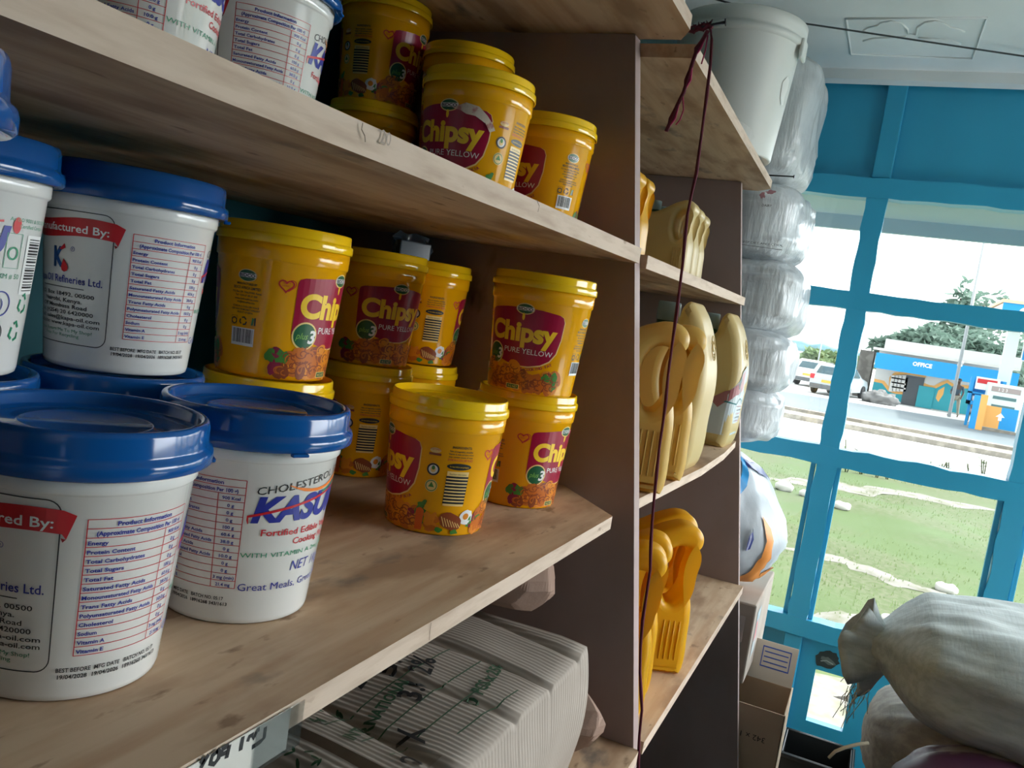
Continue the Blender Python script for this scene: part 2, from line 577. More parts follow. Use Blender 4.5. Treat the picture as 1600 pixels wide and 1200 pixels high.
# ------------------------------------------------------------------ shelving
def yfront(z):                                     # the uprights are deeper towards the floor
    return .2675 + (z - 1.254) * .168
shelf = thing('wooden_shelving', 'plywood shelving unit with slanted uprights holding the tubs and cans', 'shelving', (0, 0, 0))
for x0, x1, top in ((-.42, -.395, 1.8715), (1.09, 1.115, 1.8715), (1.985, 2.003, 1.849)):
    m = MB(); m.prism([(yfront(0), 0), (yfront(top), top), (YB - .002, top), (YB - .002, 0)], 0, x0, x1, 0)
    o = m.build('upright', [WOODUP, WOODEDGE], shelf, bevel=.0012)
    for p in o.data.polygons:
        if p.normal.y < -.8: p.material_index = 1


def board(poly, z0, z1, nm='shelf_board'):
    m = MB(); m.prism(poly, 2, z0, z1)
    o = m.build(nm, [WOOD, WOODEDGE], shelf, bevel=.0012)
    for p in o.data.polygons:
        if p.normal.y < -.5: p.material_index = 1
    return o


E = .0006
board([(-.395 + E, .266), (.985, .266), (1.09 - E, .37), (1.09 - E, YB - .003), (-.395 + E, YB - .003)], 1.244, 1.260)
board([(-.395 + E, .312), (1.09 - E, .315), (1.09 - E, YB - .003), (-.395 + E, YB - .003)], 1.575, 1.5948)
board([(-.395 + E, .205), (1.09 - E, .205), (1.09 - E, YB - .003), (-.395 + E, YB - .003)], .913, .931)
board([(-.44, .293), (1.075, .295), (1.112, .315), (1.112, YB - .003), (-.44, YB - .003)], 1.872, 1.890)
board([(1.115 + E, .312), (1.985 - E, .312), (1.985 - E, YB - .003), (1.115 + E, YB - .003)], 1.571, 1.589)
board([(1.115 + E, .270), (1.25, .266), (1.5, .258), (1.75, .262), (1.985 - E, .276), (1.985 - E, YB - .003), (1.115 + E, YB - .003)], 1.245, 1.260)
board([(1.115 + E, .205), (1.985 - E, .202), (1.985 - E, YB - .003), (1.115 + E, YB - .003)], .913, .931)
board([(1.1156, .294), (2.052, .309), (2.095, .345), (2.095, YB - .003), (1.1156, YB - .003)], 1.850, 1.868)


def nail(p, q, r=.0017):
    p, q = Vector(p), Vector(q)
    d = (q - p).normalized()
    m = MB(); m.tube([p, q], r, 8); m.tube([q, q + d * .0015], r * 2.2, 10)
    return m.build('nail', IRON, shelf)


NAIL_TIP = hit(1133, 35, 0, 1.10)
nail(hit(1072, 48, 0, 1.10) + Vector((0, .03, -.006)), NAIL_TIP, .0022)
nail(hit(1208, 276, 0, 2.04) + Vector((0, .03, .002)), hit(1240, 276, 0, 2.04), .0018)
nail(hit(1150, 193, 0, 1.62) + Vector((0, .02, .0)), hit(1144, 193, 0, 1.60))

# paper strip taped to the edge of the middle board, written by hand (the strip hangs upside down)
def xz_front(px, py, y): return hit(px, py, 1, y)
YS = .2652
sg = thing('shelf_strip', 'paper strip with upside-down black handwriting on the near edge of the middle board', 'sign', (0, 0, 0))
m = MB(); m.box(.10, .374, YS - .0006, YS, 1.2335, 1.2585); m.build('paper_strip', PAPER, sg)
a = Art()
def st(px): return [(hit(x, y, 1, YS).x - .1, hit(x, y, 1, YS).z - 1.2335) for x, y in px]
wd = .0028
a.line(st([(413, 1135), (411, 1152), (405, 1158), (392, 1167)]), wd, INK)
a.line(st([(385, 1158), (388, 1150), (393, 1147), (394, 1153), (400, 1141), (404, 1138)]), wd, INK)
a.line(st([(378, 1150), (374, 1172)]), wd, INK)
a.line(st([(357, 1163), (352, 1184)]), wd, INK); a.line(st([(356, 1163), (346, 1170), (345, 1178), (353, 1174)]), wd, INK)
a.line(st([(339, 1172), (330, 1180), (327, 1192), (333, 1193), (340, 1184), (341, 1174), (337, 1171)]), wd, INK)
a.line(st([(324, 1178), (318, 1188), (312, 1199)]), wd, INK); a.line(st([(312, 1186), (317, 1190)]), wd, INK)
a.build('handwriting', on_plane((.1, YS - .0006, 1.2335), (1, 0, 0), (0, 0, 1), .0002), sg)
m = MB(); m.box(.345, .385, YS - .0016, YS - .001, 1.232, 1.259); m.build('clear_tape', TAPE, sg)

# cracks and a pencilled figure on the board edges
PENCIL = mat('pencil_grey', (.30, .24, .20), .8); CRACK = mat('crack_dark', (.10, .07, .05), .9)
def edge_mark(name, px, m_, y, wd, txt=None):
    a = Art()
    P = [hit(x, q, 1, y) for x, q in px]
    if txt: a.text(txt, 0, 0, .009, m_, 0, align='c')
    else: a.line([(p.x - P[0].x, p.z - P[0].z) for p in P], wd, m_, 0)
    a.build(name, on_plane((P[0].x, y, P[0].z), (1, 0, 0), (0, 0, 1), .0004), shelf)
edge_mark('crack', [(566, 192), (564, 202), (569, 212), (570, 222)], CRACK, .3118, .0009)
edge_mark('crack', [(838, 312), (842, 322), (840, 331)], CRACK, .3122, .0010)
edge_mark('crack', [(673, 973), (671, 986), (670, 1000)], CRACK, .2658, .0007)
edge_mark('pencil_mark', [(601, 226)], PENCIL, .3118, 0, '20')

# ------------------------------------------------------------------ white tubs of cooking fat with blue lids
def deg(R): return R * PI / 180
RK = .0555; dk = deg(RK)
def rad_k(z): return .0502 + max(0, z - .004) * .0815
def tub_white():
    t = thing('fat_tub', '-', 'tub')
    b = MB()
    b.lathe([(0, .0015), (.046, .0015), (.048, 0), (.0496, .0012), (.0502, .004), (.0590, .112), (.0600, .1128), (.0609, .114), (.0614, .126), (.0600, .126), (.0585, .112), (.0490, .006), (0, .006)], 72)
    b.build('body', TUBW, t)
    l = MB()
    l.lathe([(.0618, .1215), (.0660, .1212), (.0678, .1225), (.0680, .1275), (.0672, .1300), (.0652, .1310), (.0648, .1330), (.0646, .1425), (.0638, .1452), (.0622, .1460), (.0596, .1456), (.0586, .1440), (.0580, .1390), (.0570, .1382), (.0350, .1384), (.0344, .1390), (.0336, .1390), (.033, .1384), (0, .1384)], 72)
    lid = l.build('lid', LIDB, t)
    tb = MB(); tb.box(-.006, .006, .0655, .0700, .1195, .1220); tb.build('tear_tab', LIDB, lid, bevel=.001)
    a = Art()
    P = lambda d: d * dk
    # maker's panel
    x0, x1, y0, y1, r = P(-83), P(-10), .0115, .1040, .007
    pts = []
    for cx, cy, s in ((x1 - r, y0 + r, -90), (x1 - r, y1 - r, 0), (x0 + r, y1 - r, 90), (x0 + r, y0 + r, 180)):
        for k in range(7):
            q = math.radians(s + 15 * k); pts.append((cx + r * math.cos(q), cy + r * math.sin(q)))
    a.line(pts, .0006, INK, 0, True)
    top = [(P(-89 + i * 5), .0985 - .0015 * math.sin(i / 17 * PI * 2)) for i in range(18)]
    bot = [(x, y - .0125) for x, y in top]
    top[-1] = (P(-3), .0965); bot[-1] = (P(-7), .0838)
    a.poly(top + bot[::-1], INKR, 1)
    a.poly([(P(-9.5), .0845), (P(-7), .0838), (P(-8.5), .0822)], mat('ink_dark_red', (0.25, 0.005, 0.01), .4), 1)
    a.text('Manufactured By:', P(-13), .0895, .0055, INKW, 2, align='r', width=P(66), bold=.015)
    a.text('K', P(-56), .0650, .0135, mat('ink_steel_blue', (.015, .07, .24), .4), 1, width=P(11), bold=.05)
    a.poly([(P(-50), .0765), (P(-45), .081), (P(-44), .078), (P(-47), .0765)], INKR, 2)
    a.poly([(P(-45.6), .0705), (P(-42.5), .0668), (P(-41.6), .0645), (P(-42.4), .0622), (P(-45), .0612), (P(-47.3), .0622), (P(-48), .0645), (P(-47.2), .0668)], INKR, 2)
    a.ring(P(-38), .0778, .0015, .0003, INKB, 1, 14); a.text('R', P(-38), .0772, .0014, INKB, 1, align='c')
    a.text('Kapa Oil Refineries Ltd.', P(-15), .0540, .0052, INKB, 1, align='r', width=P(65), bold=.012)
    a.line([(P(-72), .0507), (P(-28), .0507)], .0005, INK, 0)
    for txt, y, wdt in (('P.O. Box 18492, 00500', .0447, 56), ('Nairobi, Kenya.', .0405, 38), ('Off Mombasa Road', .0363, 46), ('Tel: (+254) 20 6420000', .0321, 56), ('Email: sales@kapa-oil.com', .0279, 66), ('Website: www.kapa-oil.com', .0240, 66)):
        a.text(txt, P(-48), y, .0029, INK, 1, align='c', width=P(wdt), bold=.01)
    a.text('Please Return Me To My Shop!', P(-48), .0195, .0024, INKG, 1, align='c', width=P(56))
    a.text('Free For Recycling', P(-48), .0162, .0024, INKG, 1, align='c', width=P(36))
    # product table
    rows = [('Energy', '900 Kcal'), ('Protein Content', '0 g'), ('Total Carbohydrates', '0 g'), ('Total Sugars', '0 g'), ('Total Fat', '100 g'), ('Saturated Fatty Acids', '60.6 g'), ('Monounsaturated Fatty Acids', '38.0 g'), ('Trans Fatty Acids', '0 g'), ('Polyunsaturated Fatty Acids', '10.0 g'), ('Cholesterol', '0 g'), ('Sodium', '0 g'), ('Vitamin A', '3 mg (min)'), ('Vitamin E', '21.4 mg')]
    tx0, tx1, ty0, ty1 = P(2), P(63), .0200, .0945
    rh = (ty1 - ty0) / 15; td = P(46)
    for i in range(16):
        a.line([(tx0, ty1 - i * rh), (tx1, ty1 - i * rh)], .0004, INKR, 0)
    a.line([(tx0, ty0), (tx0, ty1)], .0005, INKR, 1); a.line([(tx1, ty0), (tx1, ty1)], .0005, INKR, 1); a.line([(td, ty0), (td, ty1 - 2 * rh)], .0005, INKR, 1)
    a.text('Product Information', (tx0 + tx1) / 2, ty1 - rh * .76, .0025, INKB, 1, align='c', width=P(33), bold=.03)
    a.text('(Approximate Composition Per 100 g)', (tx0 + tx1) / 2, ty1 - rh * 1.76, .0025, INKB, 1, align='c', width=P(52), bold=.03)
    for i, (p, q) in enumerate(rows):
        y = ty1 - rh * (i + 2.76)
        a.text(p, tx0 + .001, y, .0022, INKB, 1, width=min(P(41), len(p) * P(1.62)), bold=.025)
        a.text(q, (td + tx1) / 2, y, .0022, INKB, 1, align='c', width=len(q) * P(1.45), bold=.025)
    a.text('BEST BEFORE  MFG DATE   BATCH NO. 05:17', P(-6), .0112, .0024, INK, 1, width=P(62), bold=.02)
    a.text('19/04/2028  19/04/2026  18916268 343/1613', P(-5), .0074, .0024, INK, 1, width=P(64), bold=.02)
    # front
    a.text('CHOLESTEROL FREE', P(70), .0852, .0056, INK, 1, width=P(84), rise=.16)
    a.text('KASUKU', P(68), .0670, .0172, INKB, 1, width=P(104), bold=.045, shear=.22, rise=.03)
    sw = [(P(66 + i * 5), .0705 + .0006 * i * 2 - .000006 * i * i * 2) for i in range(21)]
    a.line([(P(66.5), .0655), (P(66), .068)] + sw, [.0006, .0012] + [.0017] * 12 + [.0013] * 9, INKR, 3)
    a.line([(P(91 + i * 6), .0885 + .0012 * (i - 4) ** 2 * .25 - .0012) for i in range(12)], [.0004, .0012] + [.0022] * 8 + [.001, .0004], INKO, 2)
    a.line([(P(122), .0845), (P(150), .090), (P(152), .084)], .0012, INKG, 2)
    a.text('Fortified Edible Vegetable', P(76), .0572, .0047, INKR, 1, width=P(86), bold=.012)
    a.text('Cooking Fat', P(120), .0500, .0047, INKR, 1, align='c', width=P(38), bold=.012)
    a.text('WITH VITAMIN A 2mg/100g', P(64), .0420, .0034, INKG, 1, width=P(86))
    a.text('NET 1Kg', P(122), .0305, .0073, INKB, 1, align='c', width=P(38), shear=.2)
    a.text('Great Meals, Great Moments', P(65), .0185, .0054, INKB, 1, width=P(106))
    # approvals beside the front
    a.ell(P(176), .088, .003, .005, INKR, 1)
    a.text('An ISO 9001 & ISO 22000', P(170), .0905, .0024, INKG, 1, width=P(40)); a.text('Certified Company', P(178), .0868, .0024, INKG, 1, width=P(28))
    a.barcode(P(187), P(208), .046, .083, 1, True)
    a.line([(P(170), .062), (P(182), .062), (P(182), .083), (P(170), .083)], .0005, INKG, 1, True)
    a.ring(P(176), .071, .0035, .0012, INKG, 1); a.text('KM # 50', P(168), .0555, .0032, INKG, 1, width=P(16))
    a.ring(P(172), .040, .0075, .0008, INKB, 1); a.text('()', P(172), .0375, .006, INKB, 1, align='c'); a.ring(P(170), .022, .0065, .0008, INK, 1); a.ring(P(170), .022, .003, .0015, INK, 1)
    for cx, cy in ((P(195), .040), (P(190), .0225)):
        for k in range(3):
            q = k * 2.094 + .5
            a.line([(cx + .004 * math.cos(q), cy + .0055 * math.sin(q)), (cx + .0055 * math.cos(q + .9), cy + .0065 * math.sin(q + .9)), (cx + .004 * math.cos(q + 1.5), cy + .0055 * math.sin(q + 1.5))], .0018, INKG, 1)
    # the same maker's panel is printed again round the back
    a.line([(P(222), .02), (P(262), .02), (P(262), .10), (P(222), .10)], .0006, INK, 0, True)
    _f = on_cone(RK, rad_k); a.build('printed_label', lambda u, v, lay: _f(u, v + .0060, lay), t, step=.005)
    return t


# ------------------------------------------------------------------ yellow tubs
RY = .0545; dy_ = deg(RY)
def rad_y(z): return .0505 + max(0, z - .003) * .083
def tub_yellow():
    t = thing('cooking_fat_tub', '-', 'tub')
    b = MB()
    b.lathe([(0, .0015), (.046, .0015), (.0485, 0), (.0500, .0010), (.0505, .003), (.0590, .1050), (.0598, .1056), (.0604, .1065), (.0608, .1230), (.0596, .1230), (.0580, .105), (.0495, .005), (0, .005)], 72)
    b.build('body', TUBY, t)
    l = MB()
    l.lathe([(.0612, .1210), (.0622, .1206), (.0626, .1216), (.0626, .1272), (.0620, .1284), (.0606, .1290), (.0603, .1300), (.0602, .1360), (.0597, .1376), (.0588, .1380), (.0578, .1374), (.0570, .1320), (.0560, .1312), (.0400, .1312), (.0394, .1302), (.0386, .1312), (0, .1312)], 72)
    l.build('lid', LIDY, t)
    a = Art(); P = lambda d: d * dy_
    rnd = random.Random(5)
    for c, swahili in ((0, False), (180, True)):
        pan = [(-49, .089), (-47.5, .0925), (-43, .0942), (-20, .0965), (0, .0975), (22, .0965), (42, .0940), (47, .0915), (49.3, .086), (48.5, .066), (45, .050), (38, .0405), (28, .035), (14, .0318), (2, .0312), (-14, .0330), (-28, .0370), (-49, .0430)]
        pts = [(P(c + x), y) for x, y in pan]
        a.poly(pts, MAROON, 1)
        a.line(pts[6:16], [.0005, .0012, .002, .0026, .003, .0032, .0032, .003, .0024, .0008], CREAM, 0)
        a.text('Chipsy', P(c - 44), .0600, .0215, YTXT, 2, width=P(87), bold=.045)
        a.ell(P(c + 1), .0872, .0016, .0042, YTXT, 3, 12)
        a.ell(P(c + 2), .0960, .0105, .0064, CREAM, 2); a.ell(P(c + 2), .0960, .0092, .0053, DKGR, 3)
        a.rect(P(c + 2) - .0095, P(c + 2) + .0095, .0940, .0980, INKW, 4); a.text('BIDCO', P(c + 2), .0944, .0032, INK, 5, align='c', width=.017, bold=.03)
        a.text('PURE YELLOW', P(c + 41), .0455, .0062, INKW, 2, align='r', width=P(61))
        a.ell(P(c - 35), .0425, .0128, .0128, CREAM, 2, 28); a.ell(P(c - 35), .0425, .0113, .0113, DKGR, 3, 28)
        a.text('plus', P(c - 44.5), .0395, .0062, mat('ink_lime', (.25, .5, .08), .4), 4, width=P(13), shear=.3)
        a.text('3', P(c - 31.5), .0362, .0122, INKW, 5, width=P(8.5), bold=.03, shear=.15)
        words = 'MAFUTA HALISI YA KUPIKIA' if swahili else 'VEGETABLE COOKING FAT'
        a.arc_text(words, lambda q, c=c: (P(c - 20 + 64 * q), .0285 - .0055 * math.sin(q * 2.2) + .012 * q * q, -.30 + 1.0 * q), .0034, MAROON, 2)
        a.poly([(P(c - 12), .004), (P(c + 6), .004), (P(c + 6), .0095), (P(c - 12), .0095)], CREAM, 6); a.rect(P(c - 11), P(c + 5), .0046, .0089, DKGR, 7); a.text('1KG NET', P(c - 3), .0054, .0026, CREAM, 8, align='c', width=P(13))
        # the food printed along the bottom
        for i in range(64):
            x = c - 56 + 108 * (i / 64) + 4 * rnd.random(); h = .027 if -46 < x - c < 4 else .020
            y = .004 + h * rnd.random()
            r = .0050 + .0055 * rnd.random()
            mt = rnd.choice((FOOD1, FOOD1, FOOD2, FOOD2, FOOD1, FOOD3))
            q = rnd.random() * 3
            a.ell(P(x), max(y, r * .8 + .003), r, r * .75, mt, 1 + i % 3, 14, q, .10)
            a.line([(P(x) + r * .6 * math.cos(q + k * .55), max(y, r * .8 + .003) + r * .42 * math.sin(q + k * .55)) for k in range(7)], .0011, FOOD3 if mt is not FOOD3 else FOOD1, 4)
        for i in range(13):
            x = c + rnd.choice((-66, -60, 34, 42, 50)) + 8 * rnd.random()
            a.ell(P(x), .010 + .016 * rnd.random(), .0055, .0045, rnd.choice((FOOD5, FOOD6, FOOD6, FOOD5)), 3 + i % 2, 12, rnd.random() * 3, .3)
    # contact block between the two fronts
    c = 86
    a.ell(P(c), .0895, .0088, .0056, CREAM, 1); a.ell(P(c), .0895, .0080, .0049, DKGR, 2); a.rect(P(c) - .0078, P(c) + .0078, .0878, .0914, INKW, 3); a.text('BIDCO', P(c), .0882, .003, INK, 4, align='c', width=.0145, bold=.03)
    for txt, y, wdt, h in (('MANUFACTURED BY', .0810, 20, .0020), ('BIDCO AFRICA LIMITED', .0772, 27, .0025), ('P.O. Box 239, Thika 01000, Kenya', .0738, 29, .0017), ('Tel: +254 67 28 21 000', .0708, 22, .0017), ('www.bidcoafrica.com', .0678, 24, .0017), ('info@bidcoafrica.com', .0650, 18, .0017), ('STORE IN A COOL DRY PLACE', .0610, 27, .0016), ('KEEP AWAY FROM DIRECT SUNLIGHT', .0584, 29, .0016), ('PRODUCT OF KENYA', .0558, 16, .0016)):
        a.text(txt, P(c), y, h, INK, 1, align='c', width=P(wdt), bold=.02)
    a.ring(P(c - 11), .0485, .0026, .0010, INK, 1); a.line([(P(c - 14), .045), (P(c - 8), .045), (P(c - 8), .053), (P(c - 14), .053)], .0004, INK, 1, True)
    for k in range(3):
        q = k * 2.094 + .5
        a.line([(P(c - 1) + .0032 * math.cos(q), .0490 + .0032 * math.sin(q)), (P(c - 1) + .0036 * math.cos(q + .8), .0490 + .0036 * math.sin(q + .8)), (P(c - 1) + .0032 * math.cos(q + 1.5), .0490 + .0032 * math.sin(q + 1.5))], .0013, INK, 1)
    a.poly([(P(c + 7), .046), (P(c + 9), .046), (P(c + 10), .052), (P(c + 8), .053)], FOOD5, 1); a.rect(P(c + 10), P(c + 11.5), .046, .053, INK, 1)
    a.barcode(P(c - 13), P(c + 11), .0270, .0430, 4)
    # ingredients block
    c = 270
    for txt, y, wdt, h, mt in (('INGREDIENTS:', .0905, 20, .0024, INK), ('Palm oil (vegetable), emulsifier', .0868, 24, .0017, INK), ('Vitamin A, beta-carotene colour', .0840, 26, .0017, INK), ('may contain traces of soya', .0812, 25, .0017, INK), ('STORE IN A COOL DRY PLACE', .0778, 26, .0022, INKR)):
        a.text(txt, P(c), y, h, mt, 1, align='c', width=P(wdt), bold=.02)
    a.ell(P(c), .0722, P(13), .0034, INK, 1); a.text('for best before see packaging', P(c), .0714, .0016, YTXT, 2, align='c', width=P(20))
    a.rect(P(c - 11.5), P(c + 11.5), .0318, .0672, CREAM, 1)
    for i in range(9):
        y = .0615 - i * .0033
        a.rect(P(c - 12 + i * .0), P(c + 12), y - .0011, y + .0009, INK, 2)
    a.text('Nutrition Information', P(c), .0636, .002, INK, 2, align='c', width=P(18))
    a.text('FORTIFIED', P(244), .0865, .002, INKR, 2, align='c', width=P(10)); a.ell(P(244), .0865, .0052, .0026, CREAM, 1); a.rect(P(238), P(250), .0815, .0838, FOOD3, 1)
    a.ell(P(244), .0672, .0060, .0062, INKW, 1); a.ring(P(244), .0672, .0053, .0016, INK, 2); a.ell(P(244), .0672, .0025, .003, CREAM, 3); a.ell(P(244), .0690, .0016, .0022, FOOD5, 4)
    a.ell(P(244), .0505, .0062, .0064, CREAM, 1); a.ring(P(244), .0505, .0052, .0008, FOOD5, 2); a.poly([(P(244) - .003, .0492), (P(244) + .003, .0492), (P(244), .0545)], FOOD5, 3)
    for hc in (121, 304):
        def heart(s, cy): return [(P(hc) + s * .0062 * (math.sin(q) ** 3), cy + s * .0058 * ((13 * math.cos(q) - 5 * math.cos(2 * q) - 2 * math.cos(3 * q) - math.cos(4 * q)) / 16)) for q in [2 * PI * k / 26 for k in range(26)]]
        a.line(heart(1.0, .0855), .0012, INKR, 1, True); a.line([(x + .0012, y + .0004) for x, y in heart(1.12, .0855)[2:12]], .0006, INKR, 1)
        a.text('CARE FOR', P(hc), .0872, .0015, INKR, 2, align='c', width=P(7)); a.text('HEART', P(hc), .0845, .0018, INKR, 2, align='c', width=P(7))
    # carrot, cauliflower, grilled steak and egg under the ingredients
    a.poly([(P(231), .004), (P(239), .004), (P(240), .024), (P(236), .0275), (P(231), .025)], FOOD4, 5); a.ell(P(236), .0295, .0036, .0032, FOOD5, 6, 14, 0, .2); a.ell(P(239), .0320, .002, .0034, FOOD5, 6, 12, -.5, .2)
    for i in range(16):
        a.ell(P(243 + 12 * rnd.random()), .006 + .015 * rnd.random(), .0042, .0034, rnd.choice((FOOD2, FOOD1, FOOD2)), 5 + i % 2, 12, rnd.random(), .2)
    a.ell(P(270), .016, .0135, .0085, FOOD3, 5, 20, -.35, .05); 
    for k in range(7): a.line([(P(270) - .010 + k * .003, .0205 - k * .0011), (P(270) - .006 + k * .003, .0105 - k * .0002)], .0008, CREAM, 6)
    a.ell(P(289), .020, .0085, .0075, INKW, 4, 18, .2, .1); a.ell(P(288), .021, .0036, .0034, FOOD2, 5, 14)
    a.ell(P(258), .006, .004, .003, FOOD5, 7, 12, 0, .3); a.ell(P(276), .005, .0045, .0025, FOOD5, 7, 12, 0, .3)
    for i in range(10):
        a.ell(P(296 + 14 * rnd.random()), .004 + .012 * rnd.random(), .005, .004, rnd.choice((FOOD1, FOOD2)), 5 + i % 2, 12, rnd.random(), .1)
    a.build('printed_label', on_cone(RY, rad_y), t, step=.005)
    return t


KW = tub_white(); KY = tub_yellow()
_first = {'K': KW, 'Y': KY}; _used = set()
def tub(kind, x, y, z, phi, label, group):
    rz = math.atan2(-y, -x) - math.radians(phi)
    if kind not in _used:
        _used.add(kind); o = _first[kind]; o.location = (x, y, z); o.rotation_euler = (0, 0, rz); o['label'] = label; o['group'] = group
        return o
    return dup(_first[kind], (x, y, z), rz, label, group)


Z0, ZS, HK, HY = 1.2602, 1.5950, .1402, .1322      # a stacked tub stands inside the raised rim of the lid below
HK, HY = .1462, .1382
GK, GY = 'white fat tubs with blue lids', 'yellow cooking fat tubs'
tub('K', .330, .393, Z0, -3, 'large foreground white tub with blue lid, red ribbon and table, cut by left edge', GK)
tub('K', .469, .393, Z0, 64, 'white blue-lidded tub showing its blue and red front print, beside the nearest tub', GK)
tub('K', .467, .531, Z0, 20, 'white blue-lidded tub at the bottom of the stack behind the two front tubs', GK)
tub('K', .467, .531, Z0 + HK, 0, 'white blue-lidded tub stacked behind the two front tubs, showing red ribbon and whole table', GK)
tub('K', .330, .540, Z0, 200, 'lower white tub at the left edge, only its blue lid showing under the barcode tub', GK)
tub('K', .330, .540, Z0 + HK, 131, 'white blue-lidded tub with upright barcode and green print, stacked at the left edge', GK)
tub('K', .130, .304, Z0, 60, 'lower white tub at the near end of the middle board, under another tub', GK)
tub('K', .130, .304, Z0 + HK, 300, 'nearest stacked white tub, only a corner of its blue lid seen at the left edge', GK)
tub('K', .566, .524, ZS, 19, 'white blue-lidded tub with printed table on the upper board, standing behind another', GK)
tub('K', .425, .502, ZS, 44, 'white tub cut by the top edge on the upper board, red cooking print showing', GK)
tub('K', 1.040, .350, 1.8902, -25, 'white tub whose bottom corner shows on the topmost board beside the knotted string', GK)
tub('Y', .769, .398, Z0, 251, 'lone yellow tub with ingredients block turned forward, standing in front of the stacks', GY)
tub('Y', .641, .528, Z0, 118, 'lower yellow tub right behind the blue lidded tub, only its lid edge showing', GY)
tub('Y', .641, .528, Z0 + HY, 116, 'yellow tub with white barcode stacked beside the white tub', GY)
tub('Y', .894, .590, Z0, 255, 'lower yellow tub in shade between the blue lid and the lone yellow tub', GY)
tub('Y', .894, .590, Z0 + HY, 149, 'stacked yellow tub with whole maroon panel and green plus 3 oval, second from left', GY)
tub('Y', 1.020, .592, Z0, 240, 'lower yellow tub at the back whose rim shows above the lone yellow tub', GY)
tub('Y', 1.020, .592, Z0 + HY, 252, 'stacked yellow tub at the back, turned to its nutrition table, half hidden', GY)
tub('Y', .951, .387, Z0, 119, 'lower yellow tub beside the upright, red heart and panel start showing', GY)
tub('Y', .930, .378, Z0 + HY, 20, 'stacked yellow tub nearest the upright, panel and pure yellow wording turned forward', GY)
tub('Y', .992, .694, ZS, 285, 'lower yellow tub on the upper board, only its upper rim above the board edge', GY)
tub('Y', .992, .694, ZS + HY, -61, 'stacked yellow tub high on the upper board with nutrition stripes and red heart', GY)
tub('Y', 1.022, .574, ZS + .086, 262, 'yellow tub at the back of the upper board, only its top corner showing', GY)
tm = tub('Y', .835, .451, ZS, 212, 'front yellow tub on the upper board with torn white smears over its panel', GY)
tub('Y', 1.010, .438, ZS, 49, 'yellow tub at the end of the upper board beside the upright', GY)
t = thing('cardboard_box', 'small plain box under the yellow tub at the back of the upper board', 'box', (.972, .524, ZS)); MB().box(0, .10, 0, .10, 0, .0855).build('carton', CARD, t, bevel=.002)
# torn paper smears on the front tub of the upper board
a = Art()
for pts in ([(186, .094), (200, .099), (214, .097), (222, .090), (230, .083), (234, .076), (229, .075), (222, .082), (212, .087), (202, .088), (196, .091)],):
    a.poly([(x * dy_ + random.uniform(-.001, .001), y + random.uniform(-.0012, .0012)) for x, y in pts], mat('torn_paper', (.70, .60, .50), .8, var=[((.5, .22, .2), (120, 120, 120), .5, .62)]), 0)
sm = a.build('torn_paper_smear', on_cone(RY, rad_y, .0016), tm, step=.005)
sm['label'] = 'white torn paper smears'

# crumpled film wrap on the tub at the back
m = MB()
n = 9
vs = []; fs = []
for i in range(n):
    for j in range(n):
        u, v = i / (n - 1), j / (n - 1)
        vs.append((u * .055 - .027, .012 * vnoise((u * 4, v * 4, 2), 3) , .002 + v * .035 + .005 * vnoise((u * 5, v * 5, 9), 4)))
for i in range(n - 1):
    for j in range(n - 1):
        q = i * n + j; fs.append((q, q + n, q + n + 1, q + 1))
m.add(vs, fs, 0, True)
m.box(-.024, .024, -.010, .012, 0, .028)
o = m.build('film_wrap_packet', mat('dark_film', (.10, .13, .17), .15, .6), None, bevel=.004, loc=(.985, .600, Z0 + 2 * HY - .005), rot=(0, 0, -.5))
tag(o, 'small dark crumpled film packet lying on the stacked yellow tubs under the upper board', 'packet')

# ------------------------------------------------------------------ cooking oil cans
def rounded(outer, hole, width, bev):
    """an extruded outline with a hole and round edges, as a mesh centred on x = 0 (outline in y, z)"""
    cu = bpy.data.curves.new('t', 'CURVE'); cu.dimensions = '2D'; cu.fill_mode = 'BOTH'
    cu.extrude = max(width / 2 - bev, .0001); cu.bevel_depth = bev; cu.bevel_resolution = 4; cu.offset = -bev
    for pts in [outer] + ([hole] if hole else []):
        sp = cu.splines.new('BEZIER'); sp.bezier_points.add(len(pts) - 1); sp.use_cyclic_u = True; sp.resolution_u = 6
        for b, p in zip(sp.bezier_points, pts):
            b.co = (p[0], p[1], 0); b.handle_left_type = b.handle_right_type = 'AUTO' if len(p) < 3 else 'VECTOR'
    ob = bpy.data.objects.new('t', cu); COL.objects.link(ob)
    me = bpy.data.meshes.new_from_object(ob.evaluated_get(bpy.context.evaluated_depsgraph_get()))
    bpy.data.objects.remove(ob); bpy.data.curves.remove(cu)
    vs = [(v.co.z, v.co.x, v.co.y) for v in me.vertices]; fs = [tuple(p.vertices)[::1] for p in me.polygons]
    bpy.data.meshes.remove(me)
    return vs, fs


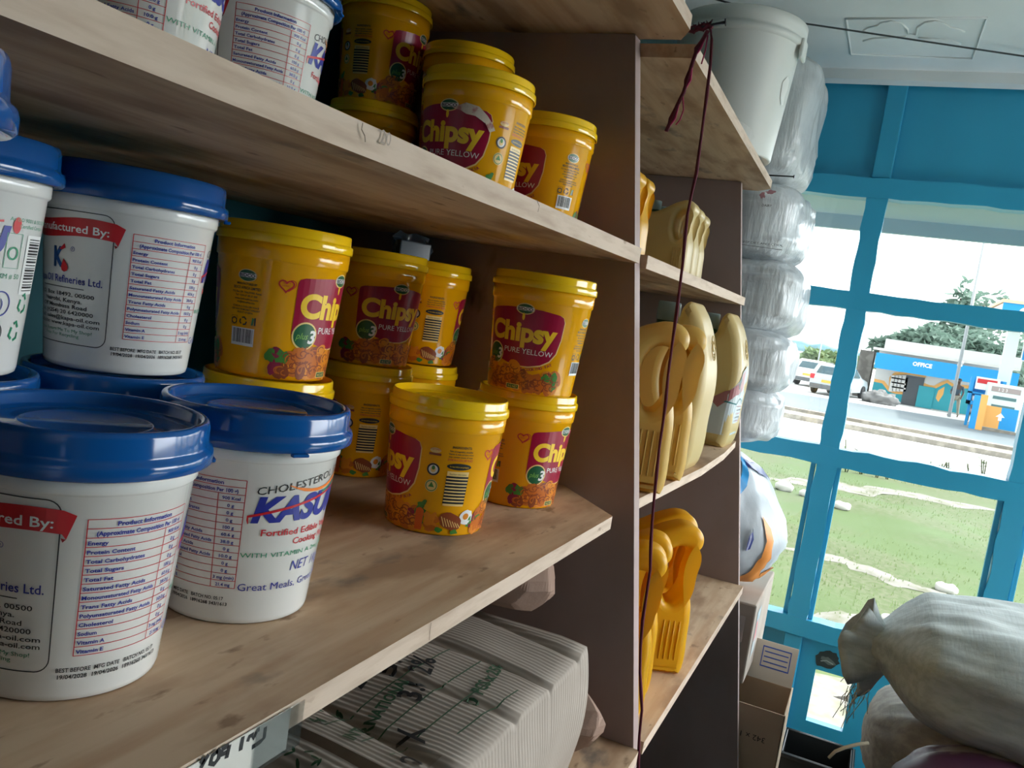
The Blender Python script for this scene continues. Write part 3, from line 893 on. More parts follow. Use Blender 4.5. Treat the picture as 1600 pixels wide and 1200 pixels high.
def can(kind, material, label, group, W=.10, sc=1.0, ridges=True, capped=True):
    """y = 0 is the front (handle side), the neck and cap are behind"""
    t = thing('oil_can', label, 'can', (0, 0, 0), 0, group)
    if kind == 'handle':
        outer = [(.004, 0, 1), (.0, .012), (.0, .080), (.002, .125), (.010, .165), (.014, .200), (.008, .232), (-.002, .252), (.004, .274), (.026, .285), (.060, .278), (.105, .254), (.140, .236), (.185, .222), (.195, .200), (.196, .05), (.194, .010), (.188, 0, 1)]
        hole = [(.020, .236), (.040, .244), (.060, .230), (.068, .195), (.062, .155), (.046, .134), (.028, .150), (.020, .195)]
        neck = (.160, .226)
    else:
        outer = [(.006, 0, 1), (.0, .014), (-.004, .09), (-.006, .16), (.002, .205), (.014, .245), (.030, .274), (.042, .285), (.052, .278), (.058, .258), (.064, .238), (.090, .231), (.160, .224), (.186, .205), (.190, .15), (.190, .02), (.184, 0, 1)]
        hole = None
        neck = (.088, .232)
    outer = [(p[0] * sc, p[1] * sc) + tuple(p[2:]) for p in outer]
    hole = hole and [(p[0] * sc, p[1] * sc) for p in hole]
    vs, fs = rounded(outer, hole, W, min(.018 * sc, W * .2))
    # the handle is slimmer than the belly
    out = []
    for x, y, z in vs:
        k = 1.0
        if z > .13 * sc: k = 1 - .15 * min(1, (z - .13 * sc) / (.10 * sc))
        out.append((x * k, y, z))
    m = MB(); m.add(out, fs, 0, True)
    if ridges:
        for k in range(4):
            z0, z1 = .030 * sc, .105 * sc
            for s in (-1, 1):
                m.tube([(s * (W / 2 - .0005), (.022 + k * .010) * sc, z0), (s * (W / 2 + .0008), (.022 + k * .010) * sc, (z0 + z1) / 2), (s * (W / 2 - .0005), (.022 + k * .010) * sc, z1)], .0018 * sc, 6)
    m.build('body', material, t)
    if capped:
        q = min(1, sc * 1.05)
        c = MB(); c.lathe([(r * q, z * q) for r, z in [(.0, 0), (.017, 0), (.017, .014), (.019, .014), (.019, .020), (0, .020)]], 24, c=(0, neck[0] * sc, (neck[1] - .004) * sc)); c.build('cap_ring', CAPG, t)
        c = MB(); c.lathe([(r * q, z * q) for r, z in [(.0195, 0), (.0205, .002), (.0200, .030), (.0185, .033), (.0, .0335)]], 24, c=(0, neck[0] * sc, (neck[1] - .004) * sc + .020 * q)); c.build('cap', CAPT, t)
    return t


ZB3, ZB2, ZB4 = 1.2604, 1.5894, .9314
G3, G2, G4 = 'oil cans on the middle board beside the upright', 'small oil cans on the upper board beside the upright', 'oil cans on the lower board beside the upright'
p_h = can('handle', HDPEG, 'golden handled oil can on the middle board, nearest the upright', G3, W=.092, sc=.86)
p_h.location = (1.212, .262, ZB3); p_h.rotation_euler = (0, 0, .30)
o = dup(p_h, (1.348, .264, ZB3), .30, 'second golden handled oil can on the middle board, half behind the first', G3)
p_p = can('plain', HDPE, 'tall pale oil can with embossed ring and sloping shoulder, on the middle board', G3, W=.12, ridges=False)
p_p.location = (1.462, .268, ZB3); p_p.rotation_euler = (0, 0, -.02)


def mark(t, W):
    """raised oval with two strokes on the narrow front of the pale cans"""
    m = MB()
    pts = [(.013 * math.cos(2 * PI * k / 20), .021 * math.sin(2 * PI * k / 20)) for k in range(21)]
    base = lambda u, v: (u, .0035 + .22 * (v) - .0035, .213 + v)
    m.tube([base(u, v) for u, v in pts], .0010, 5)
    m.tube([base(-.004, .012), base(-.005, 0), base(-.002, -.006), base(.003, -.003)], .0011, 5)
    m.tube([base(.004, .010), base(.003, .006)], .0011, 5); m.tube([base(.001, -.010), base(.004, -.013), base(.0, -.016)], .0011, 5)
    return m.build('embossed_mark', HDPE, t)


mark(p_p, .12)
p_l = can('plain', HDPE, 'pale oil can with a printed film label, last on the middle board', G3, W=.13, ridges=False)
p_l.location = (1.868, .272, ZB3); p_l.rotation_euler = (0, 0, -.02); mark(p_l, .13)
# film label round the lower body of the last can
def on_can(W):
    def fn(u, v, lay):
        # u runs along the left side (from the back) and turns round the front edge to the right
        e = .0009 + lay * .0003
        r = .018
        if u < .13: return (-W / 2 - e, .148 - u, v)
        u2 = u - .13
        q = r * PI / 2
        if u2 < q:
            b = u2 / r; return (-W / 2 + r - (r + e) * math.cos(b), r - (r + e) * math.sin(b) - .005 * max(0, (v - .02)) / .1, v)
        u3 = u2 - q
        return (-W / 2 + r + u3, -e - .005 * max(0, min(1, (v - .02) / .1)) - .0015, v)
    return fn
a = Art()
LB = mat('label_silver', (.55, .60, .62), .25, .5); LR = mat('label_dusty_red', (.34, .12, .13), .35); LT = mat('label_teal', (.02, .16, .17), .35)
a.poly([(.02, .028), (.235, .028), (.235, .165), (.215, .180), (.17, .165), (.13, .120), (.09, .09), (.02, .07)], LB, 0)
a.poly([(.10, .10), (.135, .125), (.17, .160), (.20, .170), (.20, .125), (.15, .115), (.12, .085)], LR, 1)
a.poly([(.02, .03), (.07, .03), (.075, .085), (.02, .068)], LR, 1)
a.line([(.155, .135), (.160, .155), (.168, .150), (.158, .130), (.172, .128), (.178, .112)], .004, LT, 2); a.line([(.13, .100), (.16, .096), (.19, .108), (.225, .100)], .003, LT, 2)
for k in range(5): a.line([(.18, .090 - .008 * k), (.225, .090 - .008 * k)], .0022, INK if k % 2 else LR, 2)
a.build('film_label', on_can(.13), p_l, step=.006)
# pale cans further in on the same board
for (x, y, rz, lab) in ((1.19, .56, .0, 'oil can at the back of the middle board, handle top showing above the golden cans'), (1.33, .54, .0, 'second oil can at the back of the middle board, between golden and pale cans')):
    dup(p_h, (x, y, ZB3), rz, lab, G3)
# upper board: small cans
p_s = can('handle', HDPEY, 'small yellow oil can on the upper board, half hidden by the upright', G2, W=.046, sc=.42)
p_s.location = (1.170, .352, ZB2)
dup(p_s, (1.226, .354, ZB2), .0, 'small yellow oil can on the upper board, second from the upright', G2)
p_g = can('handle', HDPE, 'small pale oil can with open handle, first of three on the upper board', G2, W=.056, sc=.48)
p_g.location = (1.530, .352, ZB2)
dup(p_g, (1.604, .356, ZB2), .02, 'small pale oil can on the upper board, middle one of three', G2)
dup(p_g, (1.684, .362, ZB2), .0, 'small pale oil can on the upper board, last of three', G2)
dup(p_g, (1.30, .48, ZB2), .1, 'oil can deep on the upper board, only its clear cap in sight', G2)
# lower board
p_y = can('handle', HDPEY, 'yellow oil can on the lower board right beside the upright, mostly hidden', G4, W=.068, sc=.88)
p_y.location = (1.205, .236, ZB4); p_y.rotation_euler = (0, 0, .30)
def place4(x, y, rz, lab): return dup(p_y, (x, y, ZB4), rz, lab, G4)
place4(1.280, .246, .30, 'yellow oil can on the lower board, its front edge just showing past the upright')
place4(1.402, .226, .50, 'large yellow oil can with open oval handle on the lower board, standing clear')
place4(1.478, .252, .50, 'yellow oil can on the lower board right behind the one standing clear')

# ------------------------------------------------------------------ white bucket on the overhanging top board
BKX, BKY = 1.835, .392
t = thing('plastic_bucket', 'big white plastic bucket on the topmost board beside the window wall', 'bucket', (BKX, BKY, 1.8684), 0)
m = MB(); m.lathe([(0, .002), (.097, .002), (.101, 0), (.1035, .004), (.1235, .228), (.1245, .229), (.1310, .231), (.1310, .243), (.1265, .244), (.1285, .249), (.1330, .253), (.1330, .272), (.1295, .275), (.1245, .273), (.1235, .24), (.101, .008), (0, .008)], 64)
m.build('body', WHITEP, t)
thc = math.atan2(-BKY, -BKX)
STK = mat('torn_sticker', (.74, .73, .70), .7)
RBK = .114
for u, pts in ((1.10, [(-.016, .150), (-.004, .165), (.010, .160), (.013, .145), (.008, .130), (.010, .112), (0, .108), (-.010, .120), (-.014, .135)]), (.30, [(-.040, .065), (-.024, .060), (.0, .054), (.024, .044), (.034, .030), (.024, .018), (.0, .026), (-.024, .044)])):
    a = Art(); a.poly([((thc + u) * RBK + x, y) for x, y in pts], STK, 0)
    a.build('sticker_scrap', on_cone(RBK, lambda z: .1032 + z * .0893, .0012), t, step=.01)
m = MB(); m.box(.128, .136, -.022, .022, .205, .245); m.build('handle_lug', WHITEP, t, bevel=.004, rot=(0, 0, thc + 1.30))

# ------------------------------------------------------------------ string on the nail, wire under the ceiling
t = thing('hanging_string', 'maroon string knotted on a nail at the topmost board, hanging down the upright', 'string', tuple(NAIL_TIP))
L = lambda p: p - NAIL_TIP
pts = [(1110, 42), (1112, 62), (1110, 100), (1104, 150), (1100, 180), (1094, 225), (1088, 270), (1080, 305), (1074, 335), (1070, 375), (1067, 410), (1062, 450), (1057, 490), (1050, 540), (1044, 585), (1040, 630), (1036, 660), (1030, 700), (1026, 740), (1022, 780), (1019, 815), (1017, 850), (1016, 890), (1010, 930), (1004, 970), (1001, 1010), (1000, 1050), (1002, 1085), (1003, 1110), (999, 1150), (997, 1205)]
path = []
for i, (x, y) in enumerate(pts):
    q = hit(x, y, 0, 1.10 - .012 * min(1, i / 6))
    path.append(L(q))
m = MB(); m.tube(path, [.0019 + .0006 * (i % 3 == 0) for i in range(len(path))], 7); m.build('strand', STRING, t)
m = MB()
kn = []
for k in range(26):
    f = k / 25; p = hit(1078 + 34 * f, 46 - 8 * f, 0, 1.10)
    kn.append(L(p) + Vector((0, .004 * math.sin(k * 1.9), .0045 * math.cos(k * 1.9))))
m.tube(kn, .0032, 7); m.build('knot', STRING, t)
m = MB()
for dx, n_, r, mt in ((0, 0, .0026, 0), (4, 1, .0016, 1), (-3, 2, .0014, 0), (2, 3, .001, 1)):
    q = [(1106, 48), (1098, 62), (1090, 75), (1084, 92), (1079, 108), (1074, 125), (1068, 145), (1058, 165), (1050, 185), (1041, 205)]
    m.tube([L(hit(x + dx * (i % 3 - 1) * .8 + dx * .4, y, 0, 1.098)) for i, (x, y) in enumerate(q)], r, 6, mt)
m.tube([L(hit(x, y, 0, 1.098)) for x, y in ((1106, 55), (1102, 80), (1096, 100))], .0010, 5, 1)
m.tube([L(hit(x, y, 0, 1.098)) for x, y in ((1067, 150), (1068, 172), (1062, 188), (1056, 195))], .0010, 5, 1)
m.build('frayed_end', [STRING, STRINGP], t)
m = MB()
w0 = hit(1180, 16, 2, ZC - .02); w1 = hit(1252, 36, 2, ZC - .02); w2 = hit(1600, 88, 2, ZC - .02)
w3 = w2 + (w2 - w1) * 2.2
m.tube([w0 + (w0 - w1) * 1.0, w0, w1, w2, w3], .0022, 6)
for q in (w0 + (w0 - w1) * .9, w3): m.tube([q, q + Vector((0, 0, .021))], .002, 6)
tag(m.build('ceiling_wire', BLACK), 'thin dark wire stretched under the white ceiling above the window wall', 'wire')


# ------------------------------------------------------------------ soft things: bales, bags and sacks
def pillow(mb, c, h, e=3.2, nu=44, nv=26, amp=.012, freq=9, seed=1, pinch=None, m=0, squash=0.0, fold=0.0):
    """a stuffed bag: superellipsoid of half sizes h about c with creases; pinch(p) may move the points"""
    vs = []; fs = []
    for i in range(nv + 1):
        ph = -PI / 2 + PI * i / nv
        for k in range(nu):
            th = 2 * PI * k / nu
            def sp(x): return math.copysign(abs(x) ** (2 / e), x)
            x, y, z = sp(math.cos(ph)) * sp(math.cos(th)), sp(math.cos(ph)) * sp(math.sin(th)), sp(math.sin(ph))
            d = amp * vnoise((x * freq * h[0] * 3, y * freq * h[1] * 3, z * freq * h[2] * 3), seed) + amp * .5 * vnoise((x * freq * 2.3, y * freq * 1.2, z * freq * 2.3), seed + 5)
            if fold:
                d += fold * abs(math.sin(th * 7 + 3 * vnoise((x * 2, y * 2, z * 2), seed))) * (1 - abs(math.sin(ph))) * .5
            n = Vector((x, y, z)).normalized()
            p = Vector((x * h[0], y * h[1], z * h[2])) + n * d
            if z < 0 and squash: p.z *= 1 - squash
            if pinch: p = pinch(p)
            vs.append(Vector(c) + p)
    for i in range(nv):
        for k in range(nu):
            a, b = i * nu + k, i * nu + (k + 1) % nu
            fs.append((a, b, b + nu, a + nu))
    mb.add(vs, fs, m, True)
    return mb


GB = 'film-wrapped bales between shelves and window'
BX = .095
bales = [  # y right edge, z bottom, z top, x0, x1
    (.255, 1.885, 2.215, 2.03, 2.40, 'topmost white film-wrapped bale, touching the ceiling beside the window wall'),
    (.232, 1.700, 1.885, 2.02, 2.42, 'film-wrapped bale with red smudge and small print, right beside the bucket'),
    (.212, 1.520, 1.700, 2.02, 2.40, 'film-wrapped bale level with the top window panes, third from the top of its stack'),
    (.205, 1.375, 1.520, 2.02, 2.38, 'film-wrapped bale in the middle of the stack, level with the pale cans'),
    (.215, 1.235, 1.375, 2.02, 2.36, 'lowest white film-wrapped bale, just over the printed bag')]
for i, (yr, z0, z1, x0, x1, lab) in enumerate(bales):
    yc = (yr + .72) / 2; xc = (x0 + x1) / 2 + BX
    t = thing('wrapped_bale', lab, 'bale', (xc, yc, z0), (.05, -.04, .03, -.05, .04)[i], GB)
    m = MB(); pillow(m, (0, 0, (z1 - z0) / 2), ((x1 - x0) / 2, (.72 - yr) / 2, (z1 - z0) / 2 + .008), 4.6, 96, 56, .013, 3.0, 20 + i, fold=.003)
    m.build('film', FILM, t)
    m = MB()       # stretched creases of the film
    rnd = random.Random(i)
    for k in range(10):
        y0 = -(.72 - yr) / 2; zz_ = (z1 - z0) * (.15 + .7 * rnd.random())
        m.tube([(-(x1 - x0) / 2 + .03 + .25 * rnd.random() * q, y0 + .03 - .032 * math.sin(min(1, q * 1.2) * PI * .5) + .004, zz_ + .05 * (q - .5) * (rnd.random() - .2)) for q in (0, .33, .66, 1)], .0018, 5)
    if i == 1:
        a = Art()
        a.ell(.07, .150, .012, .005, mat('red_smudge', (.55, .28, .33), .6), 0, 16, .2, .35); a.ell(.052, .142, .006, .008, mat('red_smudge', (.55, .28, .33), .6), 0, 14, .2, .35)
        a.build('red_smudge', on_plane((-(x1 - x0) / 2 - .012, -.10, 0), (0, -1, 0), (0, 0, 1), .001), t); a = Art()
        a.text('DAIRY', .055, .115, .006, INK, 1)
        a.text('KEEP DRY AND COOL', .02, .025, .005, INK, 1, width=.10); a.line([(.02, .02), (.12, .017)], .001, INK, 1)
        a.build('print', on_plane((-(x1 - x0) / 2 - .012, -.10, 0), (0, -1, 0), (0, 0, 1), .001), t)
# printed bag under the bales
t = thing('printed_bag', 'white plastic bag with blue and orange print, standing under the film-wrapped bales', 'bag', (2.20, .415, .874))
def pinch_bag(p):
    f = (p.z + .18) / .36
    p.y = p.y * (1 - .30 * max(0, f - .45) / .55) + .05 * max(0, f - .45)
    return p
m = MB(); pillow(m, (0, 0, .178), (.15, .275, .178), 3.0, 56, 36, .010, 8, 41, pinch_bag)
BAGM = mat('white_bag_film', (.62, .66, .70), .3, .5, trans=.2, bump=((20, 20, 8), .4, .008))
m.build('film', BAGM, t)
# print follows the bag: a patch grid just outside the skin
bag = t.children[0].data
def bag_surface(u, v):
    """u along the outline seen from the room (0..1, near face then window side), v height 0..1"""
    th = math.radians(180 + 100 * u); ph = -PI / 2 + PI * v
    def sp(x): return math.copysign(abs(x) ** (2 / 3.0), x)
    p = Vector((sp(math.cos(ph)) * sp(math.cos(th)) * .15, sp(math.cos(ph)) * sp(math.sin(th)) * .275, sp(math.sin(ph)) * .178))
    x, y, z = sp(math.cos(ph)) * sp(math.cos(th)), sp(math.cos(ph)) * sp(math.sin(th)), sp(math.sin(ph))
    n = Vector((x, y, z)).normalized()
    d = .010 * vnoise((x * 8 * .15 * 3, y * 8 * .275 * 3, z * 8 * .178 * 3), 41) + .005 * vnoise((x * 8 * 2.3, y * 8 * 1.2, z * 8 * 2.3), 46)
    return pinch_bag(p + n * (d + .0035)) + Vector((0, 0, .178))
def patch(name, pts, mt, lay=0):
    bm = bmesh.new()
    vs = [bm.verts.new((x, y, 0)) for x, y in pts]; bm.faces.new(vs)
    for ax in (0, 1):
        q = .03
        while q < 1:
            bmesh.ops.bisect_plane(bm, geom=bm.verts[:] + bm.edges[:] + bm.faces[:], plane_co=(q, q, 0), plane_no=(1, 0, 0) if ax == 0 else (0, 1, 0)); q += .03
    bm.verts.index_update()
    mb = MB(); mb.add([bag_surface(v.co.x, v.co.y) * (1 + .004 * lay) for v in bm.verts], [tuple(v.index for v in f.verts) for f in bm.faces], 0, True)
    bm.free()
    return mb.build(name, mt, t)
BO = mat('bag_orange', (.80, .30, .07), .35); BB = mat('bag_blue', (.02, .25, .55), .35); BN = mat('bag_navy', (.02, .03, .16), .35)
patch('orange_print', [(.30, .06), (.98, .06), (.99, .30), (.80, .36), (.66, .30), (.60, .50), (.53, .52), (.50, .34), (.42, .22)], BO)
patch('blue_band', [(.30, .55), (.50, .62), (.75, .74), (.76, .78), (.48, .66), (.30, .60)], BB, 1)
patch('navy_print', [(.72, .71), (.98, .62), (.97, .66), (.90, .72), (.76, .77)], BN, 1)
patch('navy_letters', [(.36, .44), (.40, .445), (.40, .50), (.36, .49)], BN, 1)

# ------------------------------------------------------------------ cartons beyond the shelves
t = thing('cardboard_box', 'grey cardboard box with clear tape, under the printed bag', 'box', (2.08, .172, .665))
m = MB(); m.box(0, .36, 0, .50, 0, .200); m.build('carton', CARDG, t, bevel=.004)
a = Art(); a.rect(.05, .12, .05, .17, LB, 1); a.rect(.06, .10, .09, .14, mat('print_pale_red', (.45, .16, .14), .6), 2)
a.build('sticker', on_plane((0, 0, 0), (1, 0, 0), (0, 0, 1), .0008), t)
m = MB(); vs = []; fs = []
for i in range(8):
    for j in range(5):
        vs.append((-.004 - .006 * abs(vnoise((i * .9, j * .9, 1), 8)), .02 + .012 * i, .07 + .025 * j))
for i in range(7):
    for j in range(4): q = i * 5 + j; fs.append((q, q + 5, q + 6, q + 1))
m.add(vs, fs, 0, True); m.build('clear_tape', TAPE, t)
t = thing('open_carton', 'brown carton with raised flaps and upside-down black number print, below the grey box', 'carton', (2.06, .062, .30))
m = MB(); th_ = .004; X, Y, Z = .19, .44, .33
m.box(0, X, 0, th_, 0, Z); m.box(0, X, Y - th_, Y, 0, Z); m.box(0, th_, 0, Y, 0, Z); m.box(X - th_, X, 0, Y, 0, Z); m.box(0, X, 0, Y, 0, th_)
m.build('carton', CARD, t, bevel=.0012)
m = MB(); m.box(0, .004, .004, .17, 0, .10); o = m.build('flap', mat('pale_flap_board', (.62, .54, .45), .85), t, loc=(X - .012, .0, Z), rot=(0, math.radians(14), 0))
a = Art(); a.line([(.03, .03), (.10, .03), (.10, .08), (.03, .08)], .004, mat('stamp_blue', (.05, .10, .42), .6), 0, True)
for k in range(3): a.line([(.035, .042 + k * .013), (.095, .042 + k * .013)], .003, mat('stamp_blue', (.05, .10, .42), .6), 0)
a.build('label_print', on_plane((0, .12, .005), (0, -1, 0), (0, 0, 1), .0006), o)
m = MB(); m.box(0, .004, 0, .20, 0, .07); m.build('flap', CARD, t, loc=(.0, .22, Z), rot=(0, math.radians(30), 0))
a = Art(); a.text('342 x 164 x 250', 0, 0, .014, INK, 0, width=.135, rot=PI)
a.build('number_print', on_plane((0, .035 + .0, .262), (0, -1, 0), (0, 0, 1), .001), t); a = Art(); a.ring(-.06, -.125, .020, .003, INKR, 0); a.text('B', -.06, -.135, .018, INKR, 0, align='c')
a.build('logo_print', on_plane((0, .035 + .0, .262), (0, -1, 0), (0, 0, 1), .001), t)
m = MB(); m.box(0, .34, 0, .40, 0, .34)
t2 = thing('cardboard_box', 'plain cardboard box behind the open carton, carrying the grey box', 'box', (2.262, .20, .322)); m.build('carton', CARD, t2, bevel=.004)
t2 = thing('cardboard_box', 'bottom cardboard box on the floor under the open carton', 'box', (2.04, .07, 0)); MB().box(0, .56, 0, .6, 0, .297).build('carton', CARD, t2, bevel=.004)
t = thing('black_crate', 'black plastic crate on the floor in front of the lower teal boarding', 'crate', (2.36, -.115, 0))
m = MB(); X, Y, Z = .16, .182, .405
m.box(0, .006, 0, Y, 0, Z); m.box(X - .006, X, 0, Y, 0, Z); m.box(.006, X - .006, 0, .006, 0, Z); m.box(.006, X - .006, Y - .006, Y, 0, Z); m.box(.006, X - .006, .006, Y - .006, 0, .006)
m.build('shell', BLACK, t, bevel=.002)
m = MB(); m.box(-.006, X + .006, -.006, .0, Z - .012, Z); m.box(-.006, X + .006, Y, Y + .006, Z - .012, Z); m.box(-.006, 0, 0, Y, Z - .012, Z); m.box(X, X + .006, 0, Y, Z - .012, Z); m.build('rim', BLACK, t, bevel=.002)

# ------------------------------------------------------------------ cartons and paper bags under the middle board
def carton(x0, x1, y0, y1, z0, z1, label, seed, printed):
    t = thing('corrugated_carton', label, 'carton', ((x0 + x1) / 2, y0, z0), 0, 'corrugated cartons under the middle board')
    X, Y, Z = (x1 - x0) / 2, y1 - y0, z1 - z0
    m = MB()
    def crumple(x, y): return .006 * vnoise((x * 9, y * 7, 1), seed) + .003 * vnoise((x * 22, y * 9, 4), seed) - .007 * max(0, math.sin(x * 62 + 1.2 * seed + y * 3 + 2 * vnoise((x * 6, y * 4, 2), seed))) ** 10
    n, k = 330, 26
    vs = []; fs = []
    # top (ribs run from back to front), then down the front face
    for i in range(n):
        x = -X + 2 * X * i / (n - 1)
        rib = .00042 * math.sin(i * 2 * PI / 6.2)
        for j in range(k):
            y = Y * (1 - j / (k - 1))
            edge = min(1, y / .03)
            vs.append((x, y, Z + rib + crumple(x, y) - (1 - edge) * .004))
        for j in range(1, 14):
            f = j / 13
            vs.append((x, -.014 * math.sin(f * PI) * (.6 + .6 * vnoise((x * 8, f * 2, 3), seed)) + rib, Z * (1 - f) + crumple(x, 0) * (1 - f)))
    kk = k + 13
    for i in range(n - 1):
        for j in range(kk - 1):
            q = i * kk + j; fs.append((q, q + 1, q + kk + 1, q + kk))
    m.add(vs, fs, 0, True)
    # ends, back and bottom
    for sx in (-1, 1):
        i0 = 0 if sx < 0 else (n - 1)
        ring = [vs[i0 * kk + j] for j in range(kk)] + [(sx * X, Y, 0)]
        m.add(ring, [tuple(range(len(ring))) if sx > 0 else tuple(range(len(ring)))[::-1]], 0)
    m.add([(-X, Y, 0), (X, Y, 0), (X, Y, Z), (-X, Y, Z)], [(0, 1, 2, 3)], 0); m.add([(-X, 0, 0), (X, 0, 0), (X, Y, 0), (-X, Y, 0)], [(0, 3, 2, 1)], 0)
    m.build('carton', CARDG, t)
    a = Art()
    GRN = mat('carton_green_print', (.02, .07, .03), .7); MK = mat('marker_black', (.012, .012, .014), .6)
    rnd = random.Random(seed)
    for (u0, v0, u1, v1) in printed['lines']: a.line([(u0 + (u1 - u0) * q / 8, v0 + (v1 - v0) * q / 8) for q in range(9)], .0016, GRN, 0)
    for txt, u, v, h, rot, ink in printed['text']: a.text(txt, u, v, h, MK if ink else GRN, 1, rot=rot, bold=.02 if ink else .03)
    for (u, v, s) in printed['leaves']:
        for q in range(26):
            r1, r2 = rnd.random() * 6.28, s * math.sqrt(rnd.random())
            a.ell(u + r2 * math.cos(r1), v + r2 * math.sin(r1), .0045, .0014, GRN, 0, 8, rnd.random() * 3)
    def fn(u, v, lay): return (u, v, Z + crumple(u, v) + .0016 + .0003 * lay)
    a.build('top_print', fn, t, step=.02)
    return t


RT = math.radians
carton(.598, .975, .268, .70, .9314, 1.098, 'crumpled grey corrugated carton with black marker figures, at the upright end under the middle board', 3,
       dict(lines=[(-.17, .06, .03, .05), (-.17, .09, .05, .08), (-.17, .13, .05, .12), (-.10, .03, .02, .02)],
            text=[('40 PCS x 250g', -.045, .040, .014, RT(8), 0), ('INTERNATIONAL', -.175, .095, .012, RT(8), 0), ('3.6 2%', -.075, .085, .026, RT(20), 1), ('379', -.045, .135, .026, RT(12), 1), ('2', -.09, .145, .024, RT(12), 1), ('X', -.135, .045, .026, RT(30), 1), ('2', -.165, .030, .02, RT(30), 1)],
            leaves=[(-.02, .20, .03), (-.13, .20, .03), (.03, .24, .02), (-.15, .16, .03)]))
carton(.16, .585, .262, .70, .9314, 1.092, 'crumpled grey corrugated carton under the near part of the middle board, beside the marked one', 8,
       dict(lines=[(-.1, .04, .17, .05), (.0, .16, .18, .15)], text=[('HOUSEHOLD NEW PACK', -.02, .10, .014, RT(-75), 0), ('O', .14, .12, .022, 0, 0), ('PURE', .08, .10, .014, RT(20), 0)],
            leaves=[(.16, .05, .045), (.10, .09, .04), (.17, .12, .03), (.05, .05, .03), (.14, .01, .03)]))
# clear tape across the gap
m = MB(); vs = []; fs = []
for i in range(14):
    for j in range(3):
        vs.append((.555 + .03 * j + .006 * vnoise((i, j, 1), 2), .28 + i * .022, 1.1085 + .004 * abs(vnoise((i * .8, j * 2, 5), 6))))
for i in range(13):
    for j in range(2): q = i * 3 + j; fs.append((q, q + 1, q + 4, q + 3))
m.add(vs, fs, 0, True)
tag(m.build('clear_tape', TAPE), 'loose strip of clear tape over the gap between the two grey cartons', 'tape')


def crumpled_bag(c, h, rz, seed, label):
    t = thing('paper_bag', label, 'bag', c, rz, 'brown paper bags under the middle board')
    rnd = random.Random(seed)
    cuts = []
    for k in range(70):
        n = Vector((rnd.uniform(-1, 1), rnd.uniform(-1, 1), rnd.uniform(-.7, 1))).normalized(); cuts.append((n, .70 + .3 * rnd.random()))
    def facet(p):
        q = Vector((p.x / h[0], p.y / h[1], p.z / h[2]))
        for n, d in cuts:
            e = q.dot(n) - d
            if e > 0: q -= n * e * .85
        return Vector((q.x * h[0], q.y * h[1], q.z * h[2]))
    m = MB(); pillow(m, (0, 0, h[2] * .93), h, 4, 90, 60, .010, 9, seed, facet)
    for i in range(len(m.s)): m.s[i] = False
    m.build('paper', KRAFT, t)


m = MB(); m.box(0, .19, 0, .24, 0, .19)
t = thing('cardboard_box', 'plain cardboard box deep under the middle board, behind the marked carton', 'box', (.80, .715, .9314)); MB().box(0, .25, 0, .08, 0, .15).build('carton', CARD, t, bevel=.003)
crumpled_bag((.985, .405, 1.1015), (.055, .095, .062), .1, 4, 'crumpled brown paper bag on the marked carton, right under the middle board')
crumpled_bag((1.018, .30, .9314), (.036, .068, .052), .0, 9, 'crumpled brown paper bag wedged between the marked carton and the upright')

# ------------------------------------------------------------------ sacks
GS = 'sacks piled by the window'
def sack(x, y1, z0, half, label, material, seed, tied=True, name='woven_sack', rz=0.0):
    """lies along y with its tied mouth at the shelf side (y1)"""
    hx, hy, hz = half
    t = thing(name, label, 'sack', (x, y1 - hy, z0), rz, GS)
    def pin(p):
        f = p.y / hy
        r = 1 + .05 * math.sin(math.atan2(p.z, p.x) * 15 + 2 * f) * max(0, f - .35)
        if tied and f > .80: r *= 1 - .60 * ((f - .80) / .20) ** 1.3
        return Vector((p.x * r, p.y, p.z * r))
    m = MB(); pillow(m, (0, 0, hz), half, 3.0, 84, 64, .006, 5, seed, pin, squash=.0)
    m.build('body', material, t)
    if tied:
        m = MB(); q = []
        n = 30; rows = 7
        base = Vector((-.02, hy * .945, hz * .86))
        for j in range(rows):
            f = j / (rows - 1)
            for k in range(n):
                a_ = 2 * PI * k / n
                R = (.026 + .056 * f) * (1 + .40 * math.sin(a_ * 2 + seed) * f + .20 * math.sin(a_ * 7 + 1) * f)
                R *= .38 + .80 * abs(math.sin(a_ + .25)) ** 1.3
                R *= 1 + .45 * f * vnoise((a_ * 2.1, f * 2, 3), seed)
                q.append(base + Vector((R * math.cos(a_) * .7, -.012 + .070 * f * (1 + .4 * math.sin(a_ * 2 + seed)), R * math.sin(a_) * 1.15)))
        fs = [(j * n + k, j * n + (k + 1) % n, (j + 1) * n + (k + 1) % n, (j + 1) * n + k) for j in range(rows - 1) for k in range(n)]
        m.add(q, fs, 0, True); mo = m.build('mouth_frill', material, t)
        so = mo.modifiers.new('solid', 'SOLIDIFY'); so.thickness = .003
        m = MB(); m.tube([base + Vector((.030 * math.cos(k * .5), .006 + .002 * math.sin(k), .034 * math.sin(k * .5))) for k in range(26)], .004, 6); m.build('tie', SACK, t)
        rnd = random.Random(seed); m = MB()
        for k in range(22):
            s = base + Vector((rnd.uniform(-.05, .02), .01 + .04 * rnd.random(), -.06 - .03 * rnd.random()))
            L_ = .03 + .06 * rnd.random(); dx = rnd.uniform(-.03, .03)
            m.tube([s, s + Vector((dx * .3, .012 * rnd.random(), -L_ * .4)), s + Vector((dx, rnd.uniform(-.01, .03), -L_))], .0008, 4)
        fr = m.build('loose_threads', mat('thread', (.62, .56, .45), .8), t); fr['kind'] = 'stuff'
    return t


